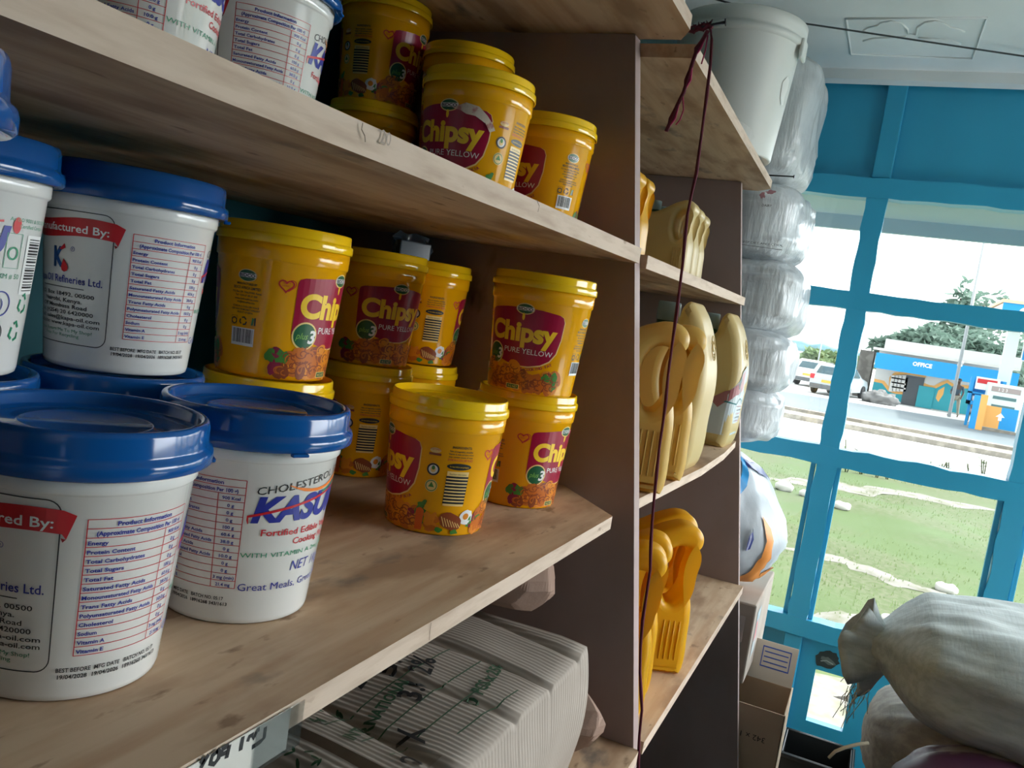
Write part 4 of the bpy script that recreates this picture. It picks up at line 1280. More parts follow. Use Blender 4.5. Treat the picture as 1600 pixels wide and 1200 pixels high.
sack(1.87, -.074, .806, (.26, .50, .122), 'big grey woven sack with tied frilly mouth, topmost of the pile by the window', SACK, 2)
sack(2.045, -.105, .528, (.235, .50, .142), 'grey woven sack with frayed seam, right under the topmost sack', mat('brown_grey_sack', (.40, .37, .32), .65, .3, var=[((.30, .28, .25), (60, 12, 60), .4, .6)], bump=((14, 160, 60), .4, .003)), 3, False)
sack(2.045, -.12, .264, (.235, .50, .134), 'woven sack second from the floor, below the frayed one', SACK, 5, False)
sack(2.045, -.12, .0, (.235, .50, .133), 'woven sack flat on the floor at the bottom of the back pile', SACK, 6, False)
sack(1.600, -.130, .560, (.215, .48, .152), 'dark purple printed sack at the bottom edge, in front of the grey sacks', SACKP, 7, False, 'printed_sack')
sack(1.590, -.15, .278, (.21, .46, .142), 'woven sack under the purple printed sack', SACK, 8, False)
sack(1.590, -.15, .0, (.21, .46, .140), 'woven sack on the floor under the front pile', SACK, 9, False)
m = MB(); m.tube([hit(1357, 1161, 0, 1.64), hit(1340, 1163, 0, 1.63), hit(1320, 1168, 0, 1.62), hit(1305, 1174, 0, 1.62), hit(1295, 1184, 0, 1.62)], .0032, 6)
tag(m.build('twine', mat('twine', (.60, .52, .38), .8)), 'loose pale twine sticking out beside the sack pile', 'twine')

# ------------------------------------------------------------------ outside the window
LAWN = mat('lawn', (.075, .098, .043), .95, .1, var=[((.108, .118, .070), (16, 16, 16), .4, .62), ((.080, .112, .048), (.9, .5, 1), .45, .6)])
ROAD = mat('pale_road', (.52, .51, .49), .9, .1, var=[((.46, .46, .45), (.4, 2, 1), .4, .7)])
FORE = mat('forecourt_concrete', (.14, .165, .18), .9, .1, var=[((.165, .19, .20), (.3, .3, 1), .4, .7)])
KERB = mat('kerb_stone', (.24, .22, .19), .9, .1, var=[((.36, .33, .28), (1.5, 4, 3), .45, .6)])
m = MB(); m.box(2.8, 400, -200, 260, GZ - .4, GZ - .14); struct(m.build('ground', mat('far_ground', (.42, .43, .38), .95, .1)))
# the yard has a slight unevenness
m = MB()
vs = []; fs = []
nx, ny = 60, 60
for i in range(nx):
    for j in range(ny):
        x = 2.8 + 16.6 * i / (nx - 1); y = -9 + 18 * j / (ny - 1)
        vs.append((x, y, GZ + .05 * vnoise((x * .9, y * .9, 0), 3) + .02 * vnoise((x * 2.4, y * 2.4, 0), 4)))
for i in range(nx - 1):
    for j in range(ny - 1): q = i * ny + j; fs.append((q, q + ny, q + ny + 1, q + 1))
m.add(vs, fs, 0, True); struct(m.build('lawn', LAWN))
def ground_z(x, y): return GZ + .05 * vnoise((x * .9, y * .9, 0), 3) + .02 * vnoise((x * 2.4, y * 2.4, 0), 4)
def bare_path(pts, wd, seed):
    """a worn strip of bare ground following the lawn"""
    P = [hit(x, y, 2, GZ) for x, y in pts]
    vs = []; fs = []; k = 7; n = (len(P) - 1) * 10
    for i in range(n + 1):
        f = i / 10; j = min(int(f), len(P) - 2); p = P[j].lerp(P[j + 1], f - j)
        t = (P[j + 1] - P[j]).normalized(); s = Vector((-t.y, t.x, 0))
        for q in range(k):
            e = (q / (k - 1) - .5) * wd * (1 + .5 * vnoise((i * .35, q > 3, seed), seed)) * min(1, .15 + 4 * min(i, n - i) / n)
            v = p + s * e; vs.append((v.x, v.y, ground_z(v.x, v.y) + .012 - .01 * abs(q - 3) / 3))
    for i in range(n):
        for q in range(k - 1): fs.append((i * k + q, i * k + k + q, i * k + k + q + 1, i * k + q + 1))
    m = MB(); m.add(vs, fs, 0, True); struct(m.build('path', mat('bare_earth', (.20, .19, .17), .95, .1, var=[((.14, .14, .10), (5, 5, 5), .45, .65)])))
bare_path([(1205, 848), (1270, 862), (1330, 880), (1385, 903), (1440, 922), (1478, 930)], .24, 2)
bare_path([(1270, 1000), (1330, 975), (1400, 985), (1440, 1010)], .38, 5)
bare_path([(1240, 1150), (1280, 1085), (1330, 1070), (1400, 1110)], .9, 7)
bare_path([(1180, 742), (1300, 757), (1400, 772), (1560, 800)], .7, 9)
m = MB(); m.box(-40, 2.8, -70, -6.5, GZ - .05, GZ); m.box(2.8, 19.2, -70, -9, GZ - .05, GZ - .01); struct(m.build('yard', LAWN))
m = MB(); m.box(-6, 2.8, -6.5, -1.86, GZ - .05, -.05); struct(m.build('bounce_apron', mat('bounce_concrete', (.66, .65, .62), .9, .1)))  # unseen pale slab, added to bounce neutral daylight up onto the ceiling
m = MB(); m.box(19.2, 26.2, -120, 160, GZ - .05, GZ + .015); struct(m.build('road', ROAD))
m = MB(); m.box(26.2, 26.6, -40, 3.2, GZ, GZ + .16); m.box(28.9, 29.3, -40, 3.2, GZ, GZ + .16); struct(m.build('kerb', KERB))
m = MB(); m.box(26.6, 28.9, -40, 3.2, GZ - .05, GZ + .06); struct(m.build('verge', mat('stony_verge', (.34, .31, .26), .95, .1, var=[((.22, .20, .17), (2, 2, 2), .45, .6)])))
m = MB(); m.box(29.3, 90, -60, 60, GZ - .05, GZ + .02); struct(m.build('pavement', ROAD))
m = MB(); m.prism([(31.5, 6), (40.0, 4.5), (42.5, -8), (31.0, -4.5)], 2, GZ + .0, GZ + .03); struct(m.build('forecourt_path', FORE))
# grass blades, weeds, stones
rnd = random.Random(11)
m = MB()
for k in range(9000):
    x = 4.2 + 13.5 * rnd.random() ** 1.2; y = -3.4 + 6.6 * rnd.random()
    z = GZ + .05 * vnoise((x * .9, y * .9, 0), 3); h = .02 + .03 * rnd.random(); a_ = rnd.random() * 6.28
    if vnoise((x * .55, y * .3, 3), 5) > .25: continue
    dx, dy = .008 * math.cos(a_), .008 * math.sin(a_)
    m.add([(x - dx, y - dy, z), (x + dx, y + dy, z), (x + dy * 2, y + dx * 2, z + h)], [(0, 1, 2)], 0)
tag(m.build('grass', mat('grass_blade', (.17, .22, .10), .9, .1, trans=.45)), 'short sunlit grass in the yard outside the window', 'grass', None, 'stuff')
def weed(p, h, label, n=26, seed=1):
    t = thing('weed', label, 'plant', tuple(p), 0, 'weeds along the road edge')
    r = random.Random(seed); m = MB(); l = MB()
    for s in range(3):
        a_ = r.random() * 6.28; top = Vector((.25 * h * math.cos(a_), .25 * h * math.sin(a_), h * (.7 + .3 * r.random())))
        m.tube([(0, 0, -.08), top * .5 + Vector((.02, 0, 0)), top], .012, 5)
        for k in range(n // 3):
            c = top * (.3 + .7 * r.random()); q = r.random() * 6.28; L_ = h * .16
            d = Vector((math.cos(q), math.sin(q), r.uniform(-.2, .6))) * L_; e_ = Vector((-math.sin(q), math.cos(q), 0)) * L_ * .28
            l.add([c, c + d * .5 + e_, c + d, c + d * .5 - e_], [(0, 1, 2, 3)], 0)
    m.build('stem', mat('weed_stem', (.07, .08, .035), .9), t); l.build('leaves', mat('weed_leaf', (.05, .08, .03), .8, trans=.2), t)
for i, (px, py, h, lab) in enumerate(((1322, 738, .62, 'leafy weed by the road edge, beside the middle window mullion'), (1345, 741, .42, 'small weed by the road edge, next to the leafy one'), (1370, 746, .35, 'short weed by the road edge under the parked cars'), (1386, 748, .36, 'short twin weed by the road edge'), (1440, 752, .40, 'dry weed by the road edge, left of a thorny clump'), (1462, 755, .45, 'thorny dry weed clump by the road edge'), (1482, 757, .48, 'bushy dry weed by the road edge'), (1515, 762, .45, 'thin dry weed by the road edge near the pumps'), (1534, 766, .70, 'tall bare weed by the road edge, nearest the right-hand post'))):
    weed(hit(px, py, 2, GZ) + Vector((0, 0, -.0)), h, lab, 36, i + 1)
def rock(p, r, label, seed):
    m = MB(); pillow(m, (0, 0, r * .4), (r, r * 1.2, r * .62), 2.6, 18, 12, r * .16, 6, seed)
    o = m.build('rock', mat('pale_stone', (.50, .48, .45), .9, .1), None, loc=tuple(p)); tag(o, label, 'rock', 'stones in the yard')
for i, (px, py, r, lab) in enumerate(((1477, 925, .085, 'pale stone lying alone on the grass'), (1365, 985, .08, 'flat pale stone near the window sill'), (1392, 975, .07, 'pale stone next to the bare patch of ground'), (1315, 795, .10, 'stone on the grass near the mullion'), (1260, 775, .09, 'pale rubble stone at the far edge of the grass'), (1225, 765, .11, 'pale rubble stone at the grass edge beside the bales'))):
    rock(hit(px, py, 2, GZ), r, lab, i)

# petrol station
b0 = hit(1356, 622, 2, GZ); bx = 47.5
yl = hit(1372, 600, 0, bx).y; yr_ = hit(1562, 640, 0, bx).y
t = thing('station_office', 'low white station office with blue fascia and teal painted base across the road', 'building', (bx, (yl + yr_) / 2, GZ))
def by(px, py=600): return hit(px, py, 0, bx).y - t.location.y
def bz(px, py): return hit(px, py, 0, bx).z - GZ
W0, W1 = by(1566, 640), by(1366, 590)
HT = bz(1400, 551)
WHT = mat('white_render', (.62, .61, .58), .85, .1); SKYB = mat('station_blue', (.005, .27, .62), .5); TEALB = mat('station_teal', (.02, .30, .36), .6); OCH = mat('station_orange', (.75, .38, .10), .6)
m = MB(); m.box(0, 6, W0, W1, 0, HT); m.build('wall', WHT, t)
m = MB(); m.box(-.9, 6.2, W0 - .3, W1 + .3, HT, HT + .12); m.build('roof', mat('roof_slab', (.62, .62, .60), .9), t)
fz1 = bz(1385, 556); fz0 = bz(1385, 577)
m = MB(); m.box(-.93, -.75, W0 - .3, W1 - .2, HT + .12, HT + .62); m.box(-.75, 6, W0 - .3, W0 - .12, HT + .12, HT + .62); m.build('parapet', mat('parapet_white', (.62, .63, .64), .8), t)
m = MB(); m.box(-.95, -.80, W0 - .3, W1 + .1, fz0, fz1 + .1); fa = m.build('fascia', SKYB, t)
a = Art(); a.text('OFFICE', 0, 0, .20, INKW, 0, align='c', bold=.04); a.build('lettering', on_plane((-.95, by(1440, 570), bz(1440, 573)), (0, -1, 0), (0, 0, 1), .01), fa)
a = Art(); a.text('f', 0, 0, .5, INKW, 0, align='c', bold=.05); a.build('lettering', on_plane((-.95, by(1497, 575), bz(1497, 579)), (0, -1, 0), (0, 0, 1), .01), fa)
a = Art(); top = [(1366, 594), (1380, 597), (1390, 610), (1400, 613), (1412, 614), (1430, 610), (1445, 601), (1452, 604), (1460, 605), (1470, 600), (1480, 596), (1490, 603), (1530, 606), (1562, 604)]
a.poly([(-by(x, y), bz(x, y)) for x, y in top] + [(-W0, .05), (-W1, .05)], TEALB, 0)
a.line([(-by(x, y), bz(x, y)) for x, y in top], .16, OCH, 1)
a.line([(-by(x, y), bz(x, y)) for x, y in ((1391, 606), (1392, 590), (1398, 584), (1420, 583), (1447, 588))], .14, OCH, 1)
a.poly([(-by(x, y), bz(x, y)) for x, y in ((1462, 622), (1466, 610), (1476, 604), (1474, 616), (1466, 628))], OCH, 2)
a.build('painted_base', on_plane((0, 0, 0), (0, -1, 0), (0, 0, 1), .02), t)
def rectb(name, px0, py0, px1, py1, d, mt, par=t):
    m = MB(); y0, y1 = sorted((by(px0, py0), by(px1, py1))); z1, z0 = max(bz(px0, py0), bz(px1, py1)), min(bz(px0, py0), bz(px1, py1))
    m.box(-d, -.03, y0, y1, max(z0, .03), z1); return m.build(name, mt, par)
wn = rectb('window', 1393, 586, 1415, 612, .05, mat('dark_opening', (.06, .07, .08), .4))
for k in range(4): rectb('window_bar', 1393 + k * 5.5, 586, 1394.4 + k * 5.5, 612, .12, WHT)
for k in range(3): rectb('window_bar', 1393, 591 + k * 7, 1415, 592.4 + k * 7, .12, WHT)
rectb('doorway', 1416, 586, 1436, 636, .05, mat('dark_opening', (.06, .07, .08), .4)); rectb('door', 1436, 602, 1454, 640, .12, TEALB)
m = MB(); m.box(bx + .4, bx + 8, hit(1372, 600, 0, bx).y + .45, hit(1334, 600, 0, bx).y, GZ, GZ + bz(1360, 545) - .1)
tag(m.build('stone_building', mat('dark_stone_wall', (.13, .12, .11), .9, .1, var=[((.20, .19, .17), (3, 3, 3), .45, .6)])), 'dark stone building adjoining the station office', 'building')
# pumps
def atd(px, py, x): return hit(px, py, 0, x)
p = hit(1562, 674, 2, GZ); px_ = 37.5
t = thing('fuel_pump', 'white fuel pump with orange and blue lower panels', 'pump', (px_, atd(1566, 640, px_).y, GZ))
q = lambda x, y: (atd(x, y, px_).y - t.location.y, atd(x, y, px_).z - GZ)
H_ = q(1570, 601)[1]
PW = mat('pump_white', (.62, .70, .68), .4); 
m = MB(); m.box(0, .7, -.62, .62, 0.12, H_); m.build('cabinet', PW, t, bevel=.03)
m = MB(); m.box(-.1, .8, -.85, .85, 0, .12); m.build('plinth', KERB, t)
m = MB(); m.box(-.02, 0, .02, .56, .16, 1.0); m.build('orange_panel', OCH, t); m = MB(); m.box(-.02, 0, -.56, .02, .16, 1.0); m.build('blue_panel', SKYB, t)
a = Art(); a.poly([(-.16, 0), (0, .16), (.16, 0), (.06, 0), (.06, -.14), (-.06, -.14), (-.06, 0)], INKW, 0); a.build('arrow_mark', on_plane((-.02, .02, .62), (0, -1, 0), (0, 0, 1), .004), t)
m = MB(); m.box(-.015, 0, -.50, .50, H_ - .32, H_ - .12); m.build('display', mat('pump_display', (.30, .25, .24), .3), t)
for dz in (.52, .86): m = MB(); m.box(-.015, 0, -.4, .4, H_ - dz - .08, H_ - dz + .04); m.build('dark_slot', mat('pump_slot', (.07, .16, .17), .4), t)
a = Art(); a.text('1 2 3', 0, 0, .12, INKW, 0, align='c'); a.build('digits', on_plane((-.016, .1, H_ - .28), (0, -1, 0), (0, 0, 1), .004), t)
t = thing('oil_display_stand', 'blue rack of small bottles standing beside the white fuel pump', 'rack', (38.5, atd(1536, 640, 38.5).y, GZ))
m = MB(); m.box(0, .5, -.62, .62, .9, 1.05); m.box(0, .5, -.62, -.5, .9, 2.0); m.box(0, .5, .5, .62, .9, 2.0); m.box(0, .5, -.62, .62, 1.35, 1.42); m.box(.45, .5, -.62, .62, .9, 2.0); m.build('frame', SKYB, t)
m = MB(); m.box(-.03, 0, -.4, .45, 1.55, 2.05); m.build('white_sign', INKW, t); m = MB(); m.box(-.05, -.03, -.3, .4, 1.8, 1.98); m.build('red_sign', INKR, t)
for yy_ in (-.5, .5): m = MB(); m.box(.1, .2, yy_ - .05, yy_ + .05, 0, .9); m.build('leg', SKYB, t)
for k in range(7): m = MB(); m.tube([(.15, -.42 + .14 * k, 1.05), (.15, -.42 + .14 * k, 1.26)], .045, 8); m.build('bottle', INKW, t)
t2 = thing('sign_post', 'orange and blue post standing in front of the bottle rack', 'post', (36.9, atd(1529, 640, 36.9).y, GZ))
m = MB(); m.box(0, .12, 0, .22, 0, 1.35); m.build('blue_side', SKYB, t2); m = MB(); m.box(0, .12, -.24, 0, 0, 1.4); m.build('orange_side', OCH, t2)
# canopy
cx = 39.5; py0 = atd(1567, 600, cx).y
t = thing('station_canopy', 'white petrol station canopy with blue fascia on a thin white column', 'canopy', (cx, py0, GZ))
zt, zb = atd(1580, 478, cx).z - GZ, atd(1580, 499, cx).z - GZ
ye = atd(1551, 490, cx).y - py0
m = MB(); m.box(-3, 6, -9, ye, zb, zt - .15); m.build('roof', WHT, t)
m = MB(); m.box(-3.1, -3, -9, ye, zb, zt - .12); f2 = m.build('fascia', SKYB, t)
a = Art(); a.ell(0, 0, .3, .3, INKW, 0); a.ell(-.7, -.02, .34, .2, INKW, 0); a.build('logo', on_plane((-3.1, ye - 1.6, (zb + zt) / 2 - .1), (0, -1, 0), (0, 0, 1), .01), f2)
m = MB(); m.box(-3.15, 6.1, -9.05, ye + .05, zt - .12, zt); m.build('orange_rim', mat('rim_orange', (.80, .52, .32), .6), t)
m = MB(); m.box(-.22, .22, -.22, .22, 0, zb); m.build('column', PW, t)
m = MB(); pp = atd(1485, 640, 43.0); m.tube([(0, 0, -.1), (0, 0, 9)], .075, 8); o = m.build('lamp_post', mat('grey_steel', (.35, .38, .40), .5), None, loc=(43.0, pp.y, GZ)); tag(o, 'grey lamp post in front of the station office', 'post')
t = thing('road_sign', 'blue square road sign on a pole at the right of the pumps', 'sign', (41, atd(1599, 640, 41).y, GZ))
m = MB(); m.tube([(0, 0, 0), (0, 0, 4.0)], .05, 8); m.build('pole', PW, t); m = MB(); m.box(-.1, -.06, -.55, .45, 3.0, 4.3); m.build('panel', SKYB, t); m = MB(); m.box(-.09, -.07, -.6, .5, 2.95, 4.35); m.build('white_border', INKW, t)


# trees
def leaf_cloud(mb, c, h, n, size, seed, m=0, cone=False):
    r = random.Random(seed)
    for k in range(n):
        while True:
            p = Vector((r.uniform(-1, 1), r.uniform(-1, 1), r.uniform(-1, 1)))
            if cone:
                f = (p.z + 1) / 2
                if math.hypot(p.x, p.y) < (1 - f) * (.55 + .45 * math.sin(f * 26) ** 2) + .04: break
            elif .35 < p.length < 1 * (.8 + .3 * vnoise((p.x * 2.2, p.y * 2.2, p.z * 2.2), seed)): break
        c0 = Vector(c) + Vector((p.x * h[0], p.y * h[1], p.z * h[2]))
        a_ = Vector((r.uniform(-1, 1), r.uniform(-1, 1), r.uniform(-.6, .6))).normalized() * size * r.uniform(.6, 1.3); b_ = a_.cross(Vector((r.uniform(-1, 1), r.uniform(-1, 1), r.uniform(-1, 1)))).normalized() * size * .4
        mb.add([c0 - a_, c0 + b_, c0 + a_, c0 - b_], [(0, 1, 2, 3)], m)
LEAF = mat('hazed_conifer_green', (.13, .20, .16), .8, trans=.3); LEAF2 = mat('bush_green', (.15, .22, .10), .8, trans=.3); BARK = mat('bark', (.10, .07, .05), .9)  # conifer leaves paled and blued: distance haze is put into the colour
def tree(px, pyt, x, half, zb_, label, n, size, seed, cone=False, mt=LEAF):
    top = atd(px, pyt, x)
    t = thing('tree', label, 'tree', (x, top.y, GZ), 0, 'trees behind the station')
    h_ = (top.z - GZ - zb_) / 2
    m = MB(); leaf_cloud(m, (0, 0, zb_ + h_), (half, half, h_), n, size, seed, cone=cone); m.build('crown', mt, t)
    m = MB(); m.tube([(0, 0, -.1), (.1, 0, zb_ + h_ * .6), (.1, .1, zb_ + h_ * 1.5)], [.35, .22, .08], 8); m.build('trunk', BARK, t)
tree(1512, 428, 70, 4.0, 2.0, 'tall pointed conifer behind the station office', 2200, .42, 3, True)
tree(1450, 505, 57.5, 3.0, 1.5, 'wide dark tree just left of the pointed conifer, behind the office roof', 1700, .40, 4)
tree(1505, 503, 63.5, 3.2, 1.5, 'bushy evergreen below the pointed conifer', 1700, .38, 5)
tree(1545, 448, 78, 3.4, 3.5, 'loose-branched tree right of the pointed conifer', 420, .40, 9)
tree(1550, 545, 57, 2.3, .8, 'low dark evergreen behind the right end of the office roof', 900, .38, 6)
tree(1592, 525, 62.5, 2.8, .8, 'dark evergreen at the right edge, behind the pumps', 1300, .40, 7)
tree(1302, 545, 66, 3.0, .5, 'pale leafy tree behind the parked cars', 800, .42, 8, False, LEAF2)
for i, (px, py, x, hw, lab) in enumerate(((1225, 572, 72, 4.0, 'hedge-like bush behind the parked cars, nearest the bales'), (1262, 568, 79, 3.6, 'rounded green bush right behind the white hatchback'))):
    top = atd(px, py, x); m = MB(); leaf_cloud(m, (0, 0, (top.z - GZ) / 2), (2, hw, (top.z - GZ) / 2), 800, .4, 30 + i)
    o = m.build('bush', LEAF2, None, loc=(x, top.y, GZ)); tag(o, lab, 'bush', 'bushes behind the cars')
m = MB()
ring = [(1180, 540), (1200, 534), (1215, 538), (1232, 533), (1250, 534), (1262, 540), (1280, 538), (1300, 546), (1330, 552), (1420, 560)]
vs = []
for x, y in ring:
    p = atd(x, y, 380); vs += [p, Vector((380, p.y, GZ - 2)), Vector((440, p.y * 1.1, p.z + 1)), Vector((520, p.y * 1.3, GZ - 2))]
fs = []
for i in range(len(ring) - 1):
    q = i * 4; fs += [(q, q + 4, q + 5, q + 1), (q, q + 2, q + 6, q + 4), (q + 2, q + 3, q + 7, q + 6)]
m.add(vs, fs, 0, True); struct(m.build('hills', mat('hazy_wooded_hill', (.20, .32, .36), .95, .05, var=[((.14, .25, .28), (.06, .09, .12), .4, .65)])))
for px, pyt, x, lab in ((1287, 518, 58, 'thin leaning pole behind the parked cars'), (1349, 478, 66, 'thin pole rising over the dark stone building')):
    p = atd(px, pyt, x); m = MB(); m.tube([(0, 0, 0), (0, 0, p.z - GZ)], .045, 6); tag(m.build('utility_pole', mat('grey_steel', (.35, .38, .40), .5), None, loc=(x, p.y, GZ)), lab, 'pole')


# parked cars
CARW = mat('car_white', (.72, .73, .74), .25, .5, coat=.5); CARG = mat('car_glass', (.05, .10, .12), .1, .6); TYRE = mat('tyre', (.02, .02, .022), .8); CARS = mat('car_silver', (.45, .50, .53), .3, .5)
def car(x, y, rz, label, paint):
    """rear at x = 0, nose towards +x"""
    t = thing('car', label, 'car', (x, y, GZ + .02), rz, 'cars parked by the road')
    prof = [(.0, .42), (-.02, .80), (.05, .98), (.28, 1.42), (.55, 1.50), (1.9, 1.47), (2.65, 1.02), (3.7, .86), (3.95, .62), (3.95, .30), (.05, .28)]
    m = MB(); rings = []
    ys = [(-.80, .93), (-.84, 1.0), (.84, 1.0), (.80, .93)]
    vs = []; fs = []
    n = len(prof)
    for y_, k in ys:
        for px__, pz in prof:
            s = .82 if pz > 1.1 else 1.0
            vs.append((px__ * 1.0, y_ * s, .28 + (pz - .28) * (1 if abs(y_) > .82 else .985)))
    for r in range(3):
        for i in range(n): fs.append((r * n + i, r * n + (i + 1) % n, (r + 1) * n + (i + 1) % n, (r + 1) * n + i))
    fs.append(tuple(range(n))[::-1]); fs.append(tuple(range(3 * n, 4 * n)))
    m.add(vs, fs, 0); m.build('body', paint, t, bevel=.05, seg=3)
    m = MB(); m.add([(.085, -.60, 1.02), (.085, .60, 1.02), (.262, .50, 1.38), (.262, -.50, 1.38)], [(0, 3, 2, 1)], 0); m.v = [(a - .03, b, c) for a, b, c in m.v]; m.build('rear_window', CARG, t)
    for s in (-1, 1):
        m = MB(); m.add([(.35, s * .83, 1.02), (2.4, s * .83, 1.02), (1.9, s * .72, 1.42), (.5, s * .72, 1.42)], [(0, 1, 2, 3) if s < 0 else (3, 2, 1, 0)], 0); m.build('side_window', CARG, t)
        m = MB(); m.box(-.05, .05, s * .74 - .10, s * .74 + .10, .72, .95); m.build('tail_light', INKR, t, bevel=.02)
        for xx in (.72, 3.2):
            m = MB(); m.lathe([(.0, -.1), (.20, -.1), (.30, -.1), (.32, -.07), (.32, .07), (.30, .1), (0, .1)], 24); m.build('wheel', TYRE, t, loc=(xx, s * .78, .32), rot=(PI / 2, 0, 0))
    m = MB(); m.box(-.05, -.02, -.26, .26, .60, .72); m.build('number_plate', mat('plate_yellow', (.80, .40, .05), .5), t)
    m = MB(); m.box(-.06, .06, -.80, .80, .30, .50); m.build('bumper', mat('bumper_dark', (.10, .11, .12), .6), t, bevel=.03)
    return t
c1 = atd(1258, 610, 49.5); car(49.0, c1.y, -.28, 'white hatchback with orange number plate parked across the road, left of the mullion', CARW)
c2 = atd(1290, 618, 44); car(43.0, c2.y, -.25, 'silver white car half hidden behind the middle mullion', CARS)
c3 = atd(1352, 628, 44.5)
t = thing('rubble_heap', 'pale rubble and scrap heap beside the dark stone building', 'heap', (44.2, c3.y - .6, GZ))
m = MB(); pillow(m, (0, 0, .22), (.6, .8, .36), 2.2, 30, 16, .15, 5, 4); m.build('heap', mat('pale_rubble', (.20, .20, .20), .9), t)
c4 = atd(1228, 600, 52)
t = thing('motorbike', 'dark motorbike parked left of the white hatchback', 'motorbike', (52, c4.y, GZ), .6)
m = MB(); m.lathe([(.20, -.05), (.32, -.05), (.32, .05), (.20, .05)], 20); m.build('wheel', TYRE, t, loc=(-.65, 0, .32), rot=(PI / 2, 0, 0)); w2_ = MB(); w2_.lathe([(.20, -.05), (.32, -.05), (.32, .05), (.20, .05)], 20); w2_.build('wheel', TYRE, t, loc=(.65, 0, .32), rot=(PI / 2, 0, 0))
m = MB(); m.tube([(-.65, 0, .32), (-.3, 0, .7), (.3, 0, .75), (.65, 0, .32)], .09, 8); m.tube([(.45, 0, .7), (.35, 0, 1.05)], .04, 6); m.tube([(.35, -.35, 1.08), (.35, .35, 1.08)], .03, 6); m.build('frame', BLACK, t)
m = MB(); m.box(-.55, .05, -.14, .14, .74, .86); m.build('seat', BLACK, t, bevel=.04); m = MB(); m.box(.05, .40, -.14, .14, .72, .95); m.build('tank', mat('tank_blue', (.05, .12, .4), .3), t, bevel=.05)


# people
def skinned(name, joints, bones, mt, parent, sub=2):
    me = bpy.data.meshes.new(name); me.from_pydata([j[0] for j in joints], bones, [])
    o = bpy.data.objects.new(name, me); COL.objects.link(o)
    sk = o.modifiers.new('skin', 'SKIN'); sk.use_smooth_shade = True
    sb = o.modifiers.new('sub', 'SUBSURF'); sb.levels = sub; sb.render_levels = sub
    for i, j in enumerate(joints):
        r = j[1]; r = r if isinstance(r, tuple) else (r, r)
        me.skin_vertices[0].data[i].radius = r
        me.skin_vertices[0].data[i].use_root = (i == 0)
    m2 = bpy.data.meshes.new_from_object(o.evaluated_get(bpy.context.evaluated_depsgraph_get()))
    bpy.data.objects.remove(o); bpy.data.meshes.remove(me)
    m2.name = name; m2.materials.clear(); m2.materials.append(mt)
    for p_ in m2.polygons: p_.material_index = 0; p_.use_smooth = True
    return link(name, m2, parent)
SKIN = mat('dark_skin', (.08, .04, .025), .5); SHIRT = mat('dark_shirt', (.04, .07, .10), .8); TROU = mat('khaki_trousers', (.26, .25, .20), .85); HAIR = mat('black_hair', (.01, .01, .01), .7)
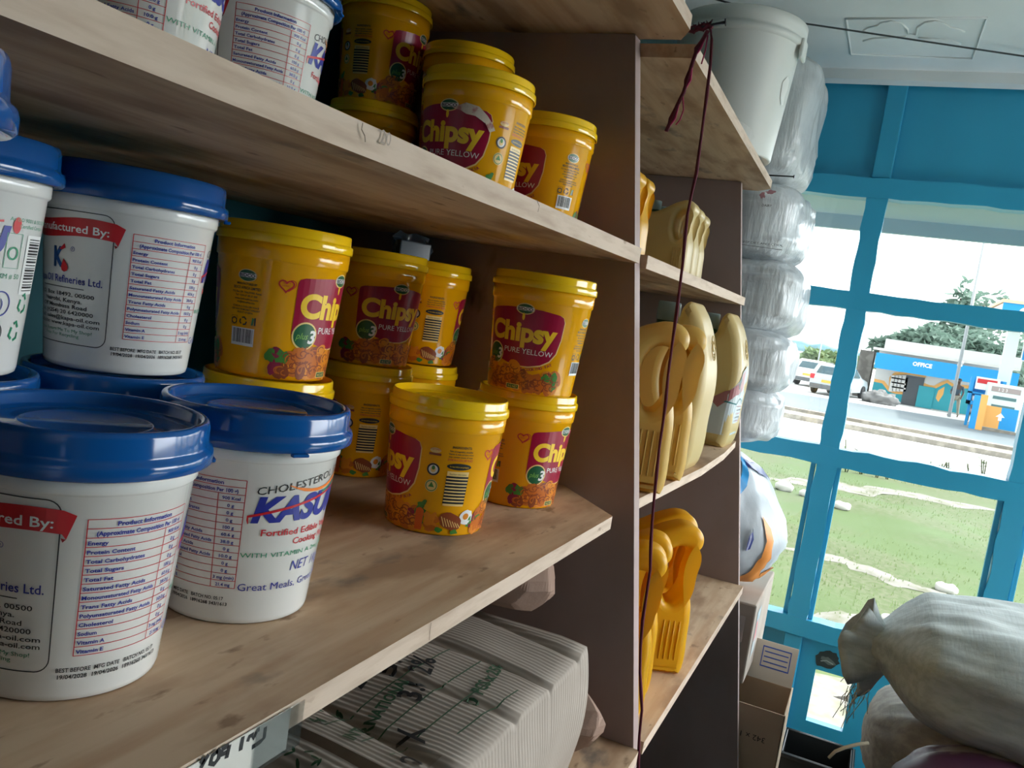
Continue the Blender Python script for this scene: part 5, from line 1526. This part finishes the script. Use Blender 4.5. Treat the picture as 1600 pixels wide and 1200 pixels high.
def person(loc, rz, label, seated, shirt, trousers):
    t = thing('person', label, 'person', loc, rz)
    if not seated:
        J = [((0, 0, .95), .12), ((0, 0, 1.15), .11), ((0, 0, 1.38), .13), ((0, 0, 1.50), .055), ((.02, 0, 1.58), .075), ((.03, 0, 1.68), .09), ((.02, 0, 1.75), .05),
             ((0, .19, 1.40), .055), ((0, .25, 1.14), .042), ((.10, .22, .92), .032), ((.12, .22, .84), .03), ((0, -.19, 1.40), .055), ((.05, -.27, 1.15), .042), ((.22, -.20, 1.05), .032), ((.30, -.18, 1.05), .03),
             ((0, .10, .90), .085), ((.06, .16, .50), .06), ((.0, .20, .08), .042), ((.14, .22, .035), .035), ((0, -.10, .90), .085), ((.02, -.16, .50), .06), ((-.06, -.20, .08), .042), ((.08, -.22, .035), .035)]
        legs = [0, 15, 16, 17, 19, 20, 21]
    else:
        J = [((0, 0, .48), .13), ((.02, 0, .68), .12), ((.06, 0, .90), .13), ((.08, 0, 1.02), .055), ((.11, 0, 1.10), .075), ((.12, 0, 1.20), .09), ((.11, 0, 1.27), .05),
             ((.06, .19, .93), .055), ((.16, .24, .70), .042), ((.36, .14, .62), .032), ((.42, .10, .62), .03), ((.06, -.19, .93), .055), ((.16, -.24, .70), .042), ((.36, -.14, .62), .032), ((.42, -.10, .62), .03),
             ((.08, .10, .47), .085), ((.46, .14, .48), .06), ((.48, .15, .08), .042), ((.60, .16, .035), .035), ((.08, -.10, .47), .085), ((.46, -.14, .48), .06), ((.50, -.15, .08), .042), ((.62, -.16, .035), .035)]
        legs = [0, 15, 16, 17, 19, 20, 21]
    B = [(0, 1), (1, 2), (2, 3), (3, 4), (4, 5), (5, 6), (2, 7), (7, 8), (8, 9), (9, 10), (2, 11), (11, 12), (12, 13), (13, 14), (0, 15), (15, 16), (16, 17), (17, 18), (0, 19), (19, 20), (20, 21), (21, 22)]
    skinned('body', J, B, SKIN, t)
    up = [0, 1, 2, 7, 8, 11, 12]
    def sub_(ids, k, bones): 
        mp = {v: i for i, v in enumerate(ids)}
        return [(J[v][0], J[v][1] * k) for v in ids], [(mp[a_], mp[b_]) for a_, b_ in bones if a_ in mp and b_ in mp]
    j, b = sub_(up, 1.14, B); skinned('shirt', j, b, shirt, t)
    j, b = sub_(legs, 1.2, B); skinned('trousers', j, b, trousers, t)
    h = Vector(J[5][0]); m = MB(); m.lathe([(.10, 0), (.103, .03), (.09, .075), (.05, .10), (0, .108)], 20, c=(h.x - .01, h.y, h.z + .0)); hr = m.build('hair', HAIR, t)
    fx = h.x + .098
    m = MB()
    for s in (-1, 1): m.box(fx - .012, fx, s * .035 - .012, s * .035 + .012, h.z - .01, h.z + .005)
    m.build('eyes', INKW, t, bevel=.003); m = MB(); m.tube([(fx - .02, 0, h.z), (fx + .012, 0, h.z - .035), (fx - .02, 0, h.z - .045)], .014, 6); m.build('nose', SKIN, t)
    return t
pf = hit(1487, 650, 2, GZ + .02)
person((43.5, atd(1489, 648, 43.5).y, GZ + .03), 2.8, 'standing person in dark shirt and khaki trousers on the station forecourt', False, SHIRT, TROU)
p2 = atd(1519, 655, 42.5); t = thing('stool', 'low seat under the seated person at the station', 'stool', (42.6, p2.y, GZ + .02))
m = MB(); m.box(-.2, .2, -.2, .2, .30, .36); m.build('seat', BARK, t)
for sx in (-.17, .17):
    for sy in (-.17, .17): MB().box(sx - .025, sx + .025, sy - .025, sy + .025, 0, .30).build('leg', BARK, t)
person((42.6, p2.y, GZ + .02), 3.4, 'seated person in a mauve top beside the blue bottle rack', True, mat('mauve_top', (.30, .20, .24), .8), mat('grey_cloth', (.22, .22, .24), .8))
